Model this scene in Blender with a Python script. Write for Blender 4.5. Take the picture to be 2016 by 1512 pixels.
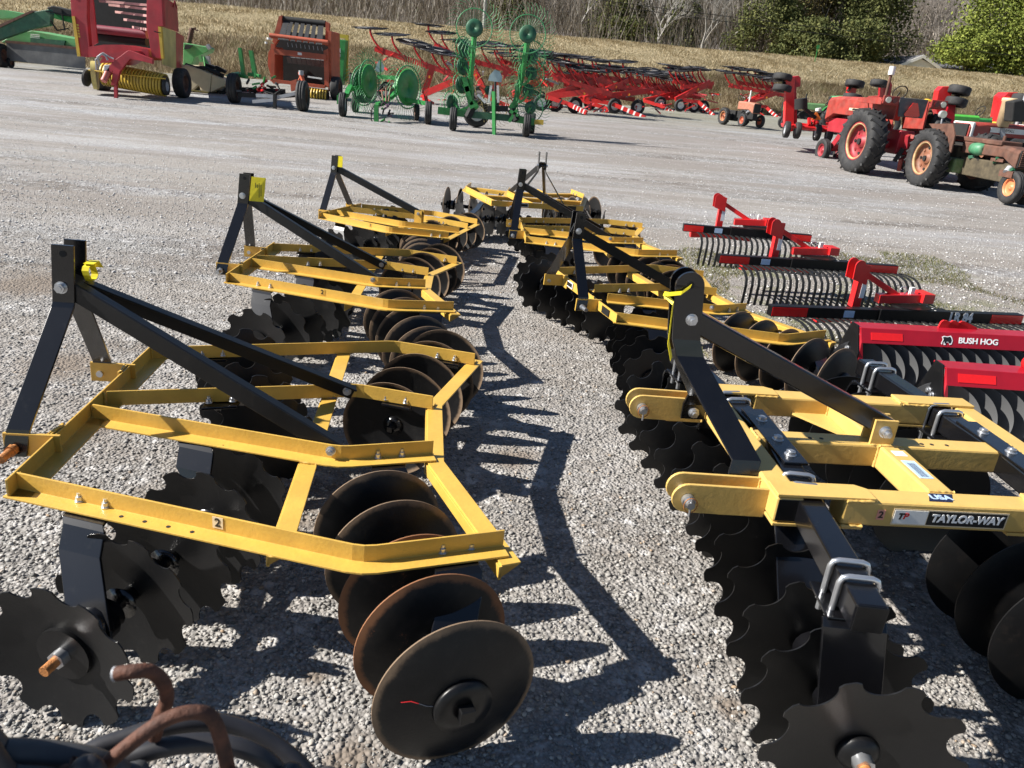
import bpy, math, random
import numpy as np
from mathutils import Vector, Matrix
random.seed(7); np.random.seed(7)
R_ = math.radians
for o in list(bpy.data.objects): bpy.data.objects.remove(o)
SC = bpy.context.scene; COL = SC.collection

# ------------------------------------------------------------ camera, world, sun, exposure
CAM = np.array([0.0, 0.0, 1.8]); TH, PH, F = R_(22.0), R_(5.0), 1483.0
_r = np.array([1, 0, 0.]); _f = np.array([0, math.cos(TH), -math.sin(TH)]); _u = np.cross(_r, _f)
CR = math.cos(PH)*_r + math.sin(PH)*_u; CU = -math.sin(PH)*_r + math.cos(PH)*_u; CF = _f
cd = bpy.data.cameras.new('camera'); cam = bpy.data.objects.new('camera', cd); COL.objects.link(cam)
cd.sensor_width = 36; cd.lens = 36*F/2016; cd.clip_start = 0.05; cd.clip_end = 2000
M = Matrix(((CR[0], CU[0], -CF[0], CAM[0]), (CR[1], CU[1], -CF[1], CAM[1]), (CR[2], CU[2], -CF[2], CAM[2]), (0, 0, 0, 1)))
cam.matrix_world = M
cd.dof.use_dof = True; cd.dof.focus_distance = 5.0; cd.dof.aperture_fstop = 9.0
SC.camera = cam
SUN_EL, SUN_AZ = R_(37), R_(6)           # light travels along +x, a little towards +y
wd = bpy.data.worlds.new('World'); SC.world = wd; wd.use_nodes = True
nt = wd.node_tree; sky = nt.nodes.new('ShaderNodeTexSky'); sky.sky_type = 'NISHITA'; sky.sun_disc = False
sky.sun_elevation = SUN_EL
sunv = Vector((-math.cos(SUN_AZ)*math.cos(SUN_EL), -math.sin(SUN_AZ)*math.cos(SUN_EL), math.sin(SUN_EL)))
sky.sun_rotation = math.atan2(sunv.x, sunv.y)
sky.air_density = 0.9; sky.dust_density = 0.1; sky.ozone_density = 2.0
nt.links.new(sky.outputs[0], nt.nodes['Background'].inputs[0]); nt.nodes['Background'].inputs[1].default_value = 0.05
sl = bpy.data.lights.new('sun', 'SUN'); sl.energy = 5.0; sl.angle = R_(0.53); sl.color = (1.0, 0.955, 0.885)
so = bpy.data.objects.new('sun', sl); COL.objects.link(so); so.rotation_euler = (-sunv).to_track_quat('-Z', 'Y').to_euler()
SC.view_settings.view_transform = 'Standard'; SC.view_settings.look = 'None'
SC.view_settings.exposure = 1.08; SC.view_settings.gamma = 1

# ------------------------------------------------------------ ground shape and pixel helpers
GY = [-50, 14, 20, 25, 30, 40, 50, 60, 300]; GZ = [0, 0, 0.08, 0.28, 0.5, 0.72, 1.0, 1.2, 1.2]
def gz(x, y): return float(np.interp(y, GY, GZ))
def yfoot(x): return np.clip(45 + 0.33*np.asarray(x, float), 30, 56)
def ray(px, py): return (px-1008)/F*CR - (py-756)/F*CU + CF
def W(px, py, Y):                         # world point seen at a photo pixel, on the upright plane y = Y
    d = ray(px, py); return Vector(CAM + d*(Y/d[1]))
def WZ(px, py, z):
    d = ray(px, py); return Vector(CAM + d*((z-1.8)/d[2]))
def WG(px, py):
    d = ray(px, py); t = 0.5
    while t < 200:
        p = CAM + d*t
        if p[2] <= gz(p[0], p[1]): return Vector(p)
        t *= 1.002
    return Vector(p)

# ------------------------------------------------------------ materials
MT = {}
def mat(name, col, rough=0.5, metal=0.0, var=0.12, vs=6.0, dirt=0.0, dcol=(0.30, 0.25, 0.19), ds=9.0, rust=0.0, rcol=(0.19, 0.07, 0.03), bump=0.0, bs=80, coat=0.0, emit=None, spec=0.5, rim=None):
    if name in MT: return MT[name]
    m = bpy.data.materials.new(name); m.use_nodes = True; MT[name] = m
    n = m.node_tree.nodes; L = m.node_tree.links; b = n['Principled BSDF']
    tc = n.new('ShaderNodeTexCoord')
    def noise(s, d=4, r=0.55):
        x = n.new('ShaderNodeTexNoise'); x.inputs['Scale'].default_value = s; x.inputs['Detail'].default_value = d; x.inputs['Roughness'].default_value = r
        L.new(tc.outputs['Object'], x.inputs['Vector']); return x.outputs['Fac']
    def ramp(src, a, c, ca, cb):
        x = n.new('ShaderNodeValToRGB'); x.color_ramp.elements[0].position = a; x.color_ramp.elements[1].position = c
        x.color_ramp.elements[0].color = ca; x.color_ramp.elements[1].color = cb; L.new(src, x.inputs[0]); return x.outputs[0]
    def mix(fac, a, c):
        x = n.new('ShaderNodeMix'); x.data_type = 'RGBA'; L.new(fac, x.inputs[0])
        for s, k in ((a, 6), (c, 7)):
            if isinstance(s, tuple): x.inputs[k].default_value = (*s[:3], 1)
            else: L.new(s, x.inputs[k])
        return x.outputs[2]
    lo = tuple(c*(1-var) for c in col); hi = tuple(min(1, c*(1+var)) for c in col)
    c = ramp(noise(vs), 0.3, 0.7, (*lo, 1), (*hi, 1)); rr = None
    if dirt > 0:
        f = ramp(noise(ds, 6, 0.7), 0.62-dirt*0.35, 0.80-dirt*0.1, (0, 0, 0, 1), (dirt, dirt, dirt, 1)); c = mix(f, c, dcol); rr = f
    if rust > 0:
        f2 = ramp(noise(ds*0.8+3, 7, 0.75), 0.66-rust*0.35, 0.70-rust*0.2, (0, 0, 0, 1), (1, 1, 1, 1)); c = mix(f2, c, rcol); rr = f2
    if rim:                                # worn, rusty edge of a disc: distance from the axle
        sx = n.new('ShaderNodeSeparateXYZ'); L.new(tc.outputs['Object'], sx.inputs[0])
        cx = n.new('ShaderNodeCombineXYZ'); L.new(sx.outputs[0], cx.inputs[0]); L.new(sx.outputs[1], cx.inputs[1])
        ln = n.new('ShaderNodeVectorMath'); ln.operation = 'LENGTH'; L.new(cx.outputs[0], ln.inputs[0])
        ad = n.new('ShaderNodeMath'); ad.operation = 'MULTIPLY_ADD'; L.new(noise(14, 5, 0.7), ad.inputs[0]); ad.inputs[1].default_value = rim[1]; L.new(ln.outputs['Value'], ad.inputs[2])
        f3 = ramp(ad.outputs[0], rim[0]+rim[1]*0.55-0.006, rim[0]+rim[1]*0.55+0.008, (0, 0, 0, 1), (rim[2],)*3+(1,)); c = mix(f3, c, rim[3]); rr = f3
    L.new(c, b.inputs['Base Color'])
    b.inputs['Roughness'].default_value = rough; b.inputs['Metallic'].default_value = metal
    b.inputs['Specular IOR Level'].default_value = spec
    if rr is not None:
        q = n.new('ShaderNodeMapRange'); L.new(rr, q.inputs[0]); q.inputs[3].default_value = rough; q.inputs[4].default_value = max(rough, 0.8); L.new(q.outputs[0], b.inputs['Roughness'])
    if coat: b.inputs['Coat Weight'].default_value = coat; b.inputs['Coat Roughness'].default_value = 0.12
    if bump > 0:
        x = n.new('ShaderNodeBump'); x.inputs['Strength'].default_value = bump; x.inputs['Distance'].default_value = 0.01
        L.new(noise(bs, 4, 0.6), x.inputs['Height']); L.new(x.outputs[0], b.inputs['Normal'])
    if emit: b.inputs['Emission Color'].default_value = (*emit, 1); b.inputs['Emission Strength'].default_value = 1
    return m
YEL = mat('yellow_paint', (0.59, 0.36, 0.065), 0.38, var=0.10, vs=9, dirt=0.28, dcol=(0.36, 0.20, 0.06), ds=30, coat=0.15, bump=0.12, bs=70)
YEL2 = mat('yellow_tube_paint', (0.59, 0.385, 0.11), 0.42, var=0.07, vs=8, dirt=0.25, dcol=(0.42, 0.26, 0.10), ds=28, coat=0.15, bump=0.1, bs=50)
BLK = mat('black_gloss_paint', (0.0045, 0.0045, 0.0055), 0.24, var=0.3, dirt=0.10, dcol=(0.03, 0.027, 0.024), ds=18, spec=0.5, coat=0.5)
BLKD = mat('black_dusty_paint', (0.006, 0.006, 0.0065), 0.36, var=0.3, dirt=0.2, dcol=(0.035, 0.031, 0.027), ds=25, bump=0.05, spec=0.35)
DSM = mat('smooth_disc_steel', (0.007, 0.007, 0.0075), 0.42, var=0.3, dirt=0.3, dcol=(0.035, 0.032, 0.028), ds=26, bump=0.08, bs=120, spec=0.3, rim=(0.219, 0.03, 0.85, (0.22, 0.15, 0.095)))
DSR = mat('rusty_disc_steel', (0.010, 0.009, 0.0085), 0.5, var=0.3, dirt=0.35, dcol=(0.06, 0.045, 0.035), ds=12, rust=0.05, spec=0.3, rim=(0.214, 0.04, 0.9, (0.25, 0.11, 0.05)))
DNT = mat('notched_disc_steel', (0.008, 0.008, 0.0085), 0.4, var=0.25, dirt=0.25, dcol=(0.032, 0.030, 0.025), ds=40, bump=0.06, bs=140, spec=0.35)
ZNC = mat('zinc_steel', (0.62, 0.63, 0.65), 0.3, metal=0.85, var=0.1, dirt=0.2, dcol=(0.25, 0.2, 0.15), ds=60)
BRS = mat('rusty_thread', (0.42, 0.17, 0.05), 0.6, metal=0.3, var=0.4, vs=60, bump=0.4, bs=200)
RSTEEL = mat('rusty_steel', (0.085, 0.03, 0.015), 0.75, var=0.6, vs=35, dirt=0.5, dcol=(0.025, 0.012, 0.01), ds=30, bump=0.4, bs=90)
RUB = mat('black_rubber', (0.018, 0.018, 0.019), 0.75, var=0.25, vs=12, dirt=0.35, dcol=(0.11, 0.10, 0.085), ds=8, bump=0.15)
RUBN = mat('hose_rubber', (0.02, 0.02, 0.024), 0.5, var=0.2, vs=30, dirt=0.15, dcol=(0.08, 0.07, 0.06), ds=30)
RED = mat('bright_red_paint', (0.62, 0.018, 0.02), 0.35, var=0.1, coat=0.4, dirt=0.08)
REDR = mat('rake_red_paint', (0.46, 0.016, 0.014), 0.4, var=0.15, coat=0.2, dirt=0.12)
REFL = mat('red_reflector', (0.78, 0.012, 0.012), 0.25, var=0.05, vs=60, coat=0.6)
CRIM = mat('crimson_paint', (0.33, 0.006, 0.016), 0.36, var=0.12, coat=0.1)
GRN = mat('farm_green_paint', (0.03, 0.22, 0.05), 0.42, var=0.2, dirt=0.2)
LGRN = mat('faded_green_paint', (0.10, 0.33, 0.11), 0.5, var=0.2, vs=2, dirt=0.4, dcol=(0.25, 0.17, 0.09), ds=2.5)
DGRN = mat('dark_green_paint', (0.015, 0.09, 0.045), 0.5, var=0.3, dirt=0.35, dcol=(0.16, 0.10, 0.06), ds=3)
LIME = mat('lime_green_paint', (0.09, 0.45, 0.06), 0.4, var=0.1)
FYEL = mat('farm_yellow_paint', (0.52, 0.35, 0.04), 0.45, var=0.15, vs=3, dirt=0.3, ds=4)
PYEL = mat('faded_yellow_panel', (0.50, 0.43, 0.15), 0.55, var=0.2, vs=2, dirt=0.3, ds=3)
ORG = mat('faded_orange_paint', (0.40, 0.085, 0.04), 0.5, var=0.2, vs=3, dirt=0.3, dcol=(0.22, 0.10, 0.06), ds=4)
BRED = mat('faded_red_paint', (0.34, 0.022, 0.032), 0.45, var=0.3, vs=2, dirt=0.3, dcol=(0.30, 0.10, 0.09), ds=3)
IHR = mat('weathered_tractor_red', (0.30, 0.038, 0.028), 0.5, var=0.3, vs=4, dirt=0.45, dcol=(0.20, 0.10, 0.075), ds=6)
RUS = mat('rust_brown_sheet', (0.10, 0.042, 0.026), 0.75, var=0.4, vs=6, dirt=0.5, dcol=(0.15, 0.095, 0.07), ds=5, bump=0.2)
GREY = mat('galvanised_grey', (0.33, 0.34, 0.36), 0.5, var=0.15)
DARK = mat('dark_cavity', (0.012, 0.012, 0.012), 0.8, var=0.3)
WHT = mat('white_paint', (0.74, 0.73, 0.70), 0.5, var=0.06, dirt=0.15)
CREAM = mat('cream_canvas', (0.55, 0.47, 0.31), 0.75, var=0.12, vs=3, dirt=0.3, dcol=(0.4, 0.32, 0.2), ds=3)
LGREY = mat('grey_rubber_curtain', (0.13, 0.13, 0.13), 0.5, var=0.25, vs=2, dirt=0.4, dcol=(0.25, 0.24, 0.22), ds=2)
TINE = mat('grey_spring_steel', (0.016, 0.0165, 0.017), 0.6, var=0.15, dirt=0.1, dcol=(.05,.047,.043), spec=0.2)
TGREY = mat('grey_plain_disc', (0.13, 0.132, 0.135), 0.4, var=0.12, vs=4, metal=0.2)
STK = mat('white_sticker', (0.75, 0.76, 0.78), 0.4, var=0.04)
STB = mat('blue_sticker', (0.03, 0.10, 0.36), 0.4, var=0.2, vs=60)
STLB = mat('pale_blue_sticker', (0.42, 0.56, 0.75), 0.4, var=0.1, vs=60)
STN = mat('navy_sticker', (0.01, 0.012, 0.04), 0.4, var=0.1)
STK_CR = mat('cream_sticker', (0.70, 0.56, 0.36), 0.5, var=0.05)
STK_OR = mat('pink_sticker', (0.72, 0.30, 0.22), 0.5, var=0.05)
INK = mat('black_ink', (0.01, 0.01, 0.01), 0.5, var=0.05)
WINK = mat('white_ink', (0.8, 0.8, 0.8), 0.5, var=0.02)
RINK = mat('red_ink', (0.5, 0.02, 0.02), 0.5, var=0.05)
YTAG = mat('yellow_plastic_tag', (0.80, 0.66, 0.02), 0.4, var=0.1, vs=40)
SMV = mat('orange_triangle', (1.0, 0.22, 0.04), 0.35, var=0.05)
AMB = mat('amber_lens', (0.8, 0.3, 0.03), 0.3, var=0.05)
LENS = mat('lamp_lens', (0.55, 0.56, 0.55), 0.15, var=0.2, metal=0.5)
WRAKE = mat('rake_wheel_black', (0.022, 0.022, 0.026), 0.45, var=0.2)
GTIN = mat('green_spring_tines', (0.06, 0.26, 0.10), 0.5, var=0.2)

# ------------------------------------------------------------ mesh builder
class G:
    def __init__(s): s.v = []; s.f = []; s.sm = []
    def add(s, vs, fs, smooth=False):
        k = len(s.v); s.v += [tuple(v) for v in vs]; s.f += [tuple(i+k for i in f) for f in fs]; s.sm += [smooth]*len(fs); return s
    def box(s, c, d, rot=None):
        c = Vector(c); vs = []
        for x in (-.5, .5):
            for y in (-.5, .5):
                for z in (-.5, .5):
                    v = Vector((x*d[0], y*d[1], z*d[2])); v = rot @ v if rot else v; vs.append(c+v)
        return s.add(vs, [(0, 1, 3, 2), (4, 6, 7, 5), (0, 4, 5, 1), (2, 3, 7, 6), (0, 2, 6, 4), (1, 5, 7, 3)])
    def bar(s, a, b, w, h, up=(0, 0, 1)):          # rectangular bar from a to b: w sideways, h along up
        a = Vector(a); b = Vector(b); d = (b-a).normalized(); up = Vector(up)
        sd = d.cross(up)
        if sd.length < 1e-4: sd = d.cross(Vector((1, 0, 0)))
        sd.normalize(); u = sd.cross(d).normalized(); vs = []
        for p in (a, b):
            for i, j in ((-1, -1), (1, -1), (1, 1), (-1, 1)): vs.append(p + sd*(i*w/2) + u*(j*h/2))
        return s.add(vs, [(3, 2, 1, 0), (4, 5, 6, 7), (0, 1, 5, 4), (1, 2, 6, 5), (2, 3, 7, 6), (3, 0, 4, 7)])
    def tube(s, pts, r, n=8, cap=True, closed=False):
        pts = [Vector(p) for p in pts]; m = len(pts); rr = r if isinstance(r, (list, tuple)) else [r]*m
        ref = None; vs = []
        for i in range(m):
            if closed: t = pts[(i+1) % m]-pts[i-1]
            else: t = pts[min(i+1, m-1)]-pts[max(i-1, 0)]
            t.normalize()
            if ref is None: ref = t.orthogonal().normalized()
            ref = (ref - t*ref.dot(t)); ref = ref.normalized() if ref.length > 1e-6 else t.orthogonal().normalized()
            b = t.cross(ref)
            for k in range(n):
                a = 2*math.pi*k/n; vs.append(pts[i] + (ref*math.cos(a)+b*math.sin(a))*rr[i])
        fs = []; mm = m if closed else m-1
        for i in range(mm):
            for k in range(n):
                a = i*n+k; b2 = i*n+(k+1) % n; c = ((i+1) % m)*n+(k+1) % n; d = ((i+1) % m)*n+k; fs.append((a, b2, c, d))
        s.add(vs, fs, n > 4)
        if cap and not closed:
            s.add(vs[:n], [tuple(range(n-1, -1, -1))]); s.add(vs[-n:], [tuple(range(n))])
        return s
    def cyl(s, a, b, r, n=16, r2=None): return s.tube([a, b], [r, r if r2 is None else r2], n)
    def lathe(s, prof, c, ax, n=24, smooth=True, closed=True):   # prof: (radius, height along axis)
        c = Vector(c); ax = Vector(ax).normalized(); e = ax.orthogonal().normalized(); g = ax.cross(e); vs = []
        m = len(prof)
        for k in range(n):
            a = 2*math.pi*k/n; dr = e*math.cos(a)+g*math.sin(a)
            for r, h in prof: vs.append(c+dr*r+ax*h)
        fs = []
        for k in range(n):
            k2 = (k+1) % n
            for i in range(m if closed else m-1):
                i2 = (i+1) % m; fs.append((k*m+i, k*m+i2, k2*m+i2, k2*m+i))
        return s.add(vs, fs, smooth)
    def prism(s, poly, off):                        # polygon of 3D points extruded by vector off
        poly = [Vector(p) for p in poly]; off = Vector(off); n = len(poly)
        vs = poly+[p+off for p in poly]
        return s.add(vs, [tuple(range(n-1, -1, -1)), tuple(range(n, 2*n))]+[(i, (i+1) % n, n+(i+1) % n, n+i) for i in range(n)])
    def sweep(s, prof, path):                       # prof (side, up) swept along a level path with mitres; side = left of travel
        path = [Vector(p) for p in path]; m = len(path); n = len(prof); vs = []
        for i in range(m):
            d1 = (path[i]-path[i-1]).normalized() if i > 0 else None
            d2 = (path[i+1]-path[i]).normalized() if i < m-1 else None
            d1 = d1 or d2; d2 = d2 or d1
            n1 = Vector((-d1.y, d1.x, 0)).normalized(); n2 = Vector((-d2.y, d2.x, 0)).normalized()
            nn = (n1+n2).normalized(); k = 1/max(0.3, nn.dot(n1))
            for a, b in prof: vs.append(path[i]+nn*(a*k)+Vector((0, 0, b)))
        fs = [tuple(range(n-1, -1, -1)), tuple(range((m-1)*n, m*n))]
        for i in range(m-1):
            for k in range(n): fs.append((i*n+k, i*n+(k+1) % n, (i+1)*n+(k+1) % n, (i+1)*n+k))
        return s.add(vs, fs)
    def hexn(s, c, ax, r, h, n=6): c = Vector(c); ax = Vector(ax).normalized(); return s.tube([c, c+ax*h], r, n) if n > 4 else s
    def mesh(s, name, org=(0, 0, 0)):
        me = bpy.data.meshes.new(name); o = Vector(org)
        me.from_pydata([Vector(v)-o for v in s.v], [], s.f); me.polygons.foreach_set('use_smooth', s.sm)
        import bmesh
        b = bmesh.new(); b.from_mesh(me); bmesh.ops.recalc_face_normals(b, faces=b.faces); b.to_mesh(me); b.free()
        return me
    def ob(s, name, m, parent=None, bevel=0, org=None):
        # coordinates are in the thing's frame; org gives the part an origin of its own
        org = org or (0, 0, 0)
        if isinstance(parent, dict): parent = parent['o']
        me = s.mesh(name, org); me.materials.append(m); o = bpy.data.objects.new(name, me); COL.objects.link(o)
        o.parent = parent; o.location = org
        if bevel:
            b = o.modifiers.new('bevel', 'BEVEL'); b.width = bevel; b.segments = 2; b.limit_method = 'ANGLE'; b.angle_limit = R_(40); b.harden_normals = False
        return o
def thing(name, label, cat, loc=(0, 0, 0), rz=0, group=None, mat_=None):
    o = bpy.data.objects.new(name, None); o.empty_display_size = 0.2; COL.objects.link(o); o.location = loc; o.rotation_euler = (0, 0, rz)
    if mat_ is not None: o.matrix_world = mat_
    o['label'] = label; o['category'] = cat
    if group: o['group'] = group
    return o
def tag(o, label=None, cat=None, group=None, kind=None):
    for k, v in (('label', label), ('category', cat), ('group', group), ('kind', kind)):
        if v: o[k] = v
    return o
def text(s, size, m, parent, mtx, name='lettering', shear=0, bold=0.0, ext=0.0006, align='CENTER', sx=1.0):
    cu = bpy.data.curves.new('t', 'FONT'); cu.body = s; cu.size = size; cu.align_x = align; cu.align_y = 'CENTER'; cu.extrude = ext; cu.offset = bold; cu.shear = shear
    t = bpy.data.objects.new('t', cu); COL.objects.link(t); bpy.context.view_layer.update()
    me = bpy.data.meshes.new_from_object(t.evaluated_get(bpy.context.evaluated_depsgraph_get())); bpy.data.objects.remove(t)
    me.transform(Matrix.Diagonal((sx, 1, 1, 1))); me.materials.clear(); me.materials.append(m)
    o = bpy.data.objects.new(name, me); COL.objects.link(o); o.parent = parent; o.matrix_local = mtx; return o
def frame3(o, x, y):                               # matrix with local x along x, local y along y
    x = Vector(x).normalized(); z = x.cross(Vector(y)).normalized(); y = z.cross(x); m = Matrix((x, y, z)).transposed().to_4x4(); m.translation = Vector(o); return m
class T:                                           # a thing authored in world coordinates round its base point
    def __init__(s, name, label, cat, base, group=None):
        s.b = Vector(base); s.o = thing(name, label, cat, s.b, 0, group)
    def p(s, g, name, m, parent=None, bevel=0):
        q = G(); q.v = [Vector(v)-s.b for v in g.v]; q.f = g.f; q.sm = g.sm
        return q.ob(name, m, parent or s.o, bevel)
def tyre_prof(R, w, rin): return [(rin, -w*.36), (rin*1.12, -w*.46), (R*.86, -w*.5), (R*.965, -w*.42), (R, -w*.28), (R, w*.28), (R*.965, w*.42), (R*.86, w*.5), (rin*1.12, w*.46), (rin, w*.36)]
def wheel(t, c, ax, R, w, rimm, rin=None, lugs=0, groove=False, name='wheel', dish=0.25, n=28):
    rin = rin or R*.56; c = Vector(c); ax = Vector(ax).normalized(); g = G(); pr = tyre_prof(R, w, rin)
    if groove: pr = pr[:5]+[(R, -w*.17), (R*.96, -w*.15), (R*.96, -w*.11), (R, -w*.09), (R, w*.09), (R*.96, w*.11), (R*.96, w*.15), (R, w*.17)]+pr[5:]
    g.lathe(pr, c, ax, n)
    if lugs:
        e = ax.orthogonal().normalized(); f = ax.cross(e)
        for k in range(lugs):
            for sd in (-1, 1):
                a0 = 2*math.pi*(k+(0.25 if sd > 0 else 0))/lugs; a1 = a0+2*math.pi*0.85/lugs
                p0 = c+(e*math.cos(a0)+f*math.sin(a0))*(R*1.005)+ax*(sd*w*.02); p1 = c+(e*math.cos(a1)+f*math.sin(a1))*(R*.975)+ax*(sd*w*.47)
                up = e*math.cos((a0+a1)/2)+f*math.sin((a0+a1)/2); g.bar(p0, p1, R*.055, R*.09, up)
    tw = t.p(g, name, RUB)
    g = G(); q = w*.36; g.lathe([(rin*1.03, -q), (rin*1.03, q), (rin*.93, q), (rin*.88, q*.4), (rin*.86, q*dish), (rin*.3, q*(dish-.15)), (rin*.26, q*(dish+.3)), (.001, q*(dish+.3)), (.001, -q*(dish+.1)), (rin*.3, -q*dish), (rin*.86, -q*.2), (rin*.93, -q)], c, ax, n)
    rm = t.p(g, 'rim', rimm, tw)
    if R > .45 and lugs:
        s_ = ax*(q*dish); e = ax.orthogonal().normalized(); f = ax.cross(e)
        for k in range(8): a_ = k*math.pi/4; p_ = c+(e*math.cos(a_)+f*math.sin(a_))*(rin*.62)+s_; g = G().cyl(p_-ax*.02, p_+ax*(.012), rin*.085, 10); t.p(g, 'rim_lug', DARK if k % 2 else rimm, tw)
        g = G().lathe([(rin*.99, q*.9), (rin*.93, q*1.02), (rin*.86, q*.9), (rin*.9, q*.3)], c, ax, n); t.p(g, 'rim_ring', mat('worn_rim_ring', (.40, .27, .13), .6, var=.4, vs=6, dirt=.4), tw)
        g = G().cyl(c, c+ax*(q*(dish+.55)), rin*.16, 12); t.p(g, 'hub', DARK, tw)
    return tw
# ------------------------------------------------------------ terrain
def nmesh(name, V, Fc, m, smooth=False):
    me = bpy.data.meshes.new(name); V = np.asarray(V, np.float32); Fc = np.asarray(Fc, np.int32); k = Fc.shape[1]
    me.vertices.add(len(V)); me.vertices.foreach_set('co', V.ravel()); me.loops.add(Fc.size); me.loops.foreach_set('vertex_index', Fc.ravel())
    me.polygons.add(len(Fc)); me.polygons.foreach_set('loop_start', np.arange(0, Fc.size, k, dtype=np.int32)); me.polygons.foreach_set('loop_total', np.full(len(Fc), k, np.int32))
    if smooth: me.polygons.foreach_set('use_smooth', np.ones(len(Fc), bool))
    me.update(calc_edges=True); me.validate()
    if m: me.materials.append(m)
    o = bpy.data.objects.new(name, me); COL.objects.link(o); return o
def grid(xs, ys, zf):
    X, Y = np.meshgrid(xs, ys); Z = zf(X, Y); V = np.stack([X, Y, Z], -1).reshape(-1, 3); nx = len(xs); ny = len(ys)
    i = np.arange(nx*ny).reshape(ny, nx); return V, np.stack([i[:-1, :-1], i[:-1, 1:], i[1:, 1:], i[1:, :-1]], -1).reshape(-1, 4)
def snoise(X, Y, s, seed):                          # cheap smooth noise for shapes
    rs = np.random.RandomState(seed); o = np.zeros_like(X, dtype=float)
    for i in range(7):
        a = rs.uniform(0, 6.28); k = s*rs.uniform(.6, 1.9); o += np.sin((X*math.cos(a)+Y*math.sin(a))*k+rs.uniform(0, 6.28))
    return o/4
def nodes(name):
    m = bpy.data.materials.new(name); m.use_nodes = True; n = m.node_tree.nodes; L = m.node_tree.links; b = n['Principled BSDF']
    tc = n.new('ShaderNodeNewGeometry')
    def mp(sx=1, sy=1, sz=1, rz=0):
        q = n.new('ShaderNodeMapping'); q.inputs['Scale'].default_value = (sx, sy, sz); q.inputs['Rotation'].default_value = (0, 0, rz); L.new(tc.outputs['Position'], q.inputs[0]); return q.outputs[0]
    def noi(s, d=4, r=.55, v=None, dist=0):
        q = n.new('ShaderNodeTexNoise'); q.inputs['Scale'].default_value = s; q.inputs['Detail'].default_value = d; q.inputs['Roughness'].default_value = r; q.inputs['Distortion'].default_value = dist
        L.new(v or tc.outputs['Position'], q.inputs['Vector']); return q.outputs['Fac']
    def vor(s, v=None, feat='F1'):
        q = n.new('ShaderNodeTexVoronoi'); q.inputs['Scale'].default_value = s; q.feature = feat; L.new(v or tc.outputs['Position'], q.inputs['Vector']); return q
    def rmp(src, st):
        q = n.new('ShaderNodeValToRGB'); cr = q.color_ramp
        while len(cr.elements) < len(st): cr.elements.new(0.5)
        for e, (p, c) in zip(cr.elements, st): e.position = p; e.color = (*c, 1) if isinstance(c, tuple) else (c, c, c, 1)
        L.new(src, q.inputs[0]); return q.outputs[0]
    def mix(f, a, c, bt='MIX'):
        q = n.new('ShaderNodeMix'); q.data_type = 'RGBA'; q.blend_type = bt
        if isinstance(f, float): q.inputs[0].default_value = f
        else: L.new(f, q.inputs[0])
        for s, k in ((a, 6), (c, 7)):
            if isinstance(s, tuple): q.inputs[k].default_value = (*s, 1)
            else: L.new(s, q.inputs[k])
        return q.outputs[2]
    def mth(op, a, c=None, d=None):
        q = n.new('ShaderNodeMath'); q.operation = op
        for s, k in ((a, 0), (c, 1), (d, 2)):
            if s is None: continue
            if isinstance(s, (int, float)): q.inputs[k].default_value = s
            else: L.new(s, q.inputs[k])
        return q.outputs[0]
    return m, n, L, b, tc, mp, noi, vor, rmp, mix, mth
# gravel
m, n, L, b, tc, mp, noi, vor, rmp, mix, mth = nodes('gravel'); GRAV = m
v1 = vor(62); v2 = vor(30); v3 = vor(130); v4 = vor(17); v5 = vor(7.5)
stone = rmp(v1.outputs['Color'], [(0.0, (.09, .085, .08)), (.35, (.25, .24, .225)), (.7, (.40, .385, .37)), (1, (.66, .645, .62))])
stone2 = rmp(v3.outputs['Color'], [(0.0, (.12, .115, .11)), (.5, (.31, .30, .285)), (1, (.60, .585, .56))])
c = mix(noi(9, 4, .6), stone, stone2)
gap = rmp(v1.outputs['Distance'], [(.30, 1.0), (.75, .5)]); c = mix(1.0, c, gap, 'MULTIPLY')
vr_ = noi(1.0, 6, .65, mp(.22, .75, 1, R_(-3)), .4); c = mix(rmp(vr_, [(.40, 1.0), (.54, 0.0)]), c, mix(1.0, c, (.56, .49, .43), 'MULTIPLY'))
# larger pale stones and darker hollows that still read further away
c = mix(mth('MULTIPLY', rmp(v4.outputs['Color'], [(.62, 0.0), (.72, 1.0)]), rmp(v4.outputs['Distance'], [(.25, .8), (.5, 0.0)])), c, (.55, .54, .53))
c = mix(mth('MULTIPLY', rmp(v5.outputs['Color'], [(.66, 0.0), (.74, 1.0)]), rmp(v5.outputs['Distance'], [(.18, .7), (.42, 0.0)])), c, (.58, .57, .56))
c = mix(rmp(noi(5.5, 7, .8), [(.42, .0), (.68, .65)]), c, (.19, .175, .16)); c = mix(rmp(noi(4.1, 7, .85), [(.50, .0), (.72, .6)]), c, (.60, .59, .58))
trk = noi(1.0, 7, .66, mp(.10, .80, 1, R_(-3)), .5)          # brown wheel-worn bands across the yard
tf = rmp(trk, [(.43, 0.0), (.53, 1.0)])
spec_ = rmp(noi(22, 6, .75), [(.42, 0.0), (.60, 1.0)])
dirtc = mix(noi(11, 6, .75), (.20, .175, .15), (.40, .37, .335))
sp = n.new('ShaderNodeSeparateXYZ'); L.new(tc.outputs['Position'], sp.inputs[0])
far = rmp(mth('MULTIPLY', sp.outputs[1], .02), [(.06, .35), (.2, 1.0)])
dmask = mth('MULTIPLY', mth('MULTIPLY', tf, far), mth('ADD', mth('MULTIPLY', mth('SUBTRACT', 1.0, spec_), .45), .5))
c = mix(dmask, c, dirtc); vq_ = noi(1.0, 7, .7, mp(.07, .62, 1, R_(-5)), .3); c = mix(mth('MULTIPLY', far, rmp(vq_, [(.42, .9), (.53, 0.0)])), c, mix(noi(18, 6, .75), (.14, .12, .105), (.33, .30, .27)))
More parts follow.
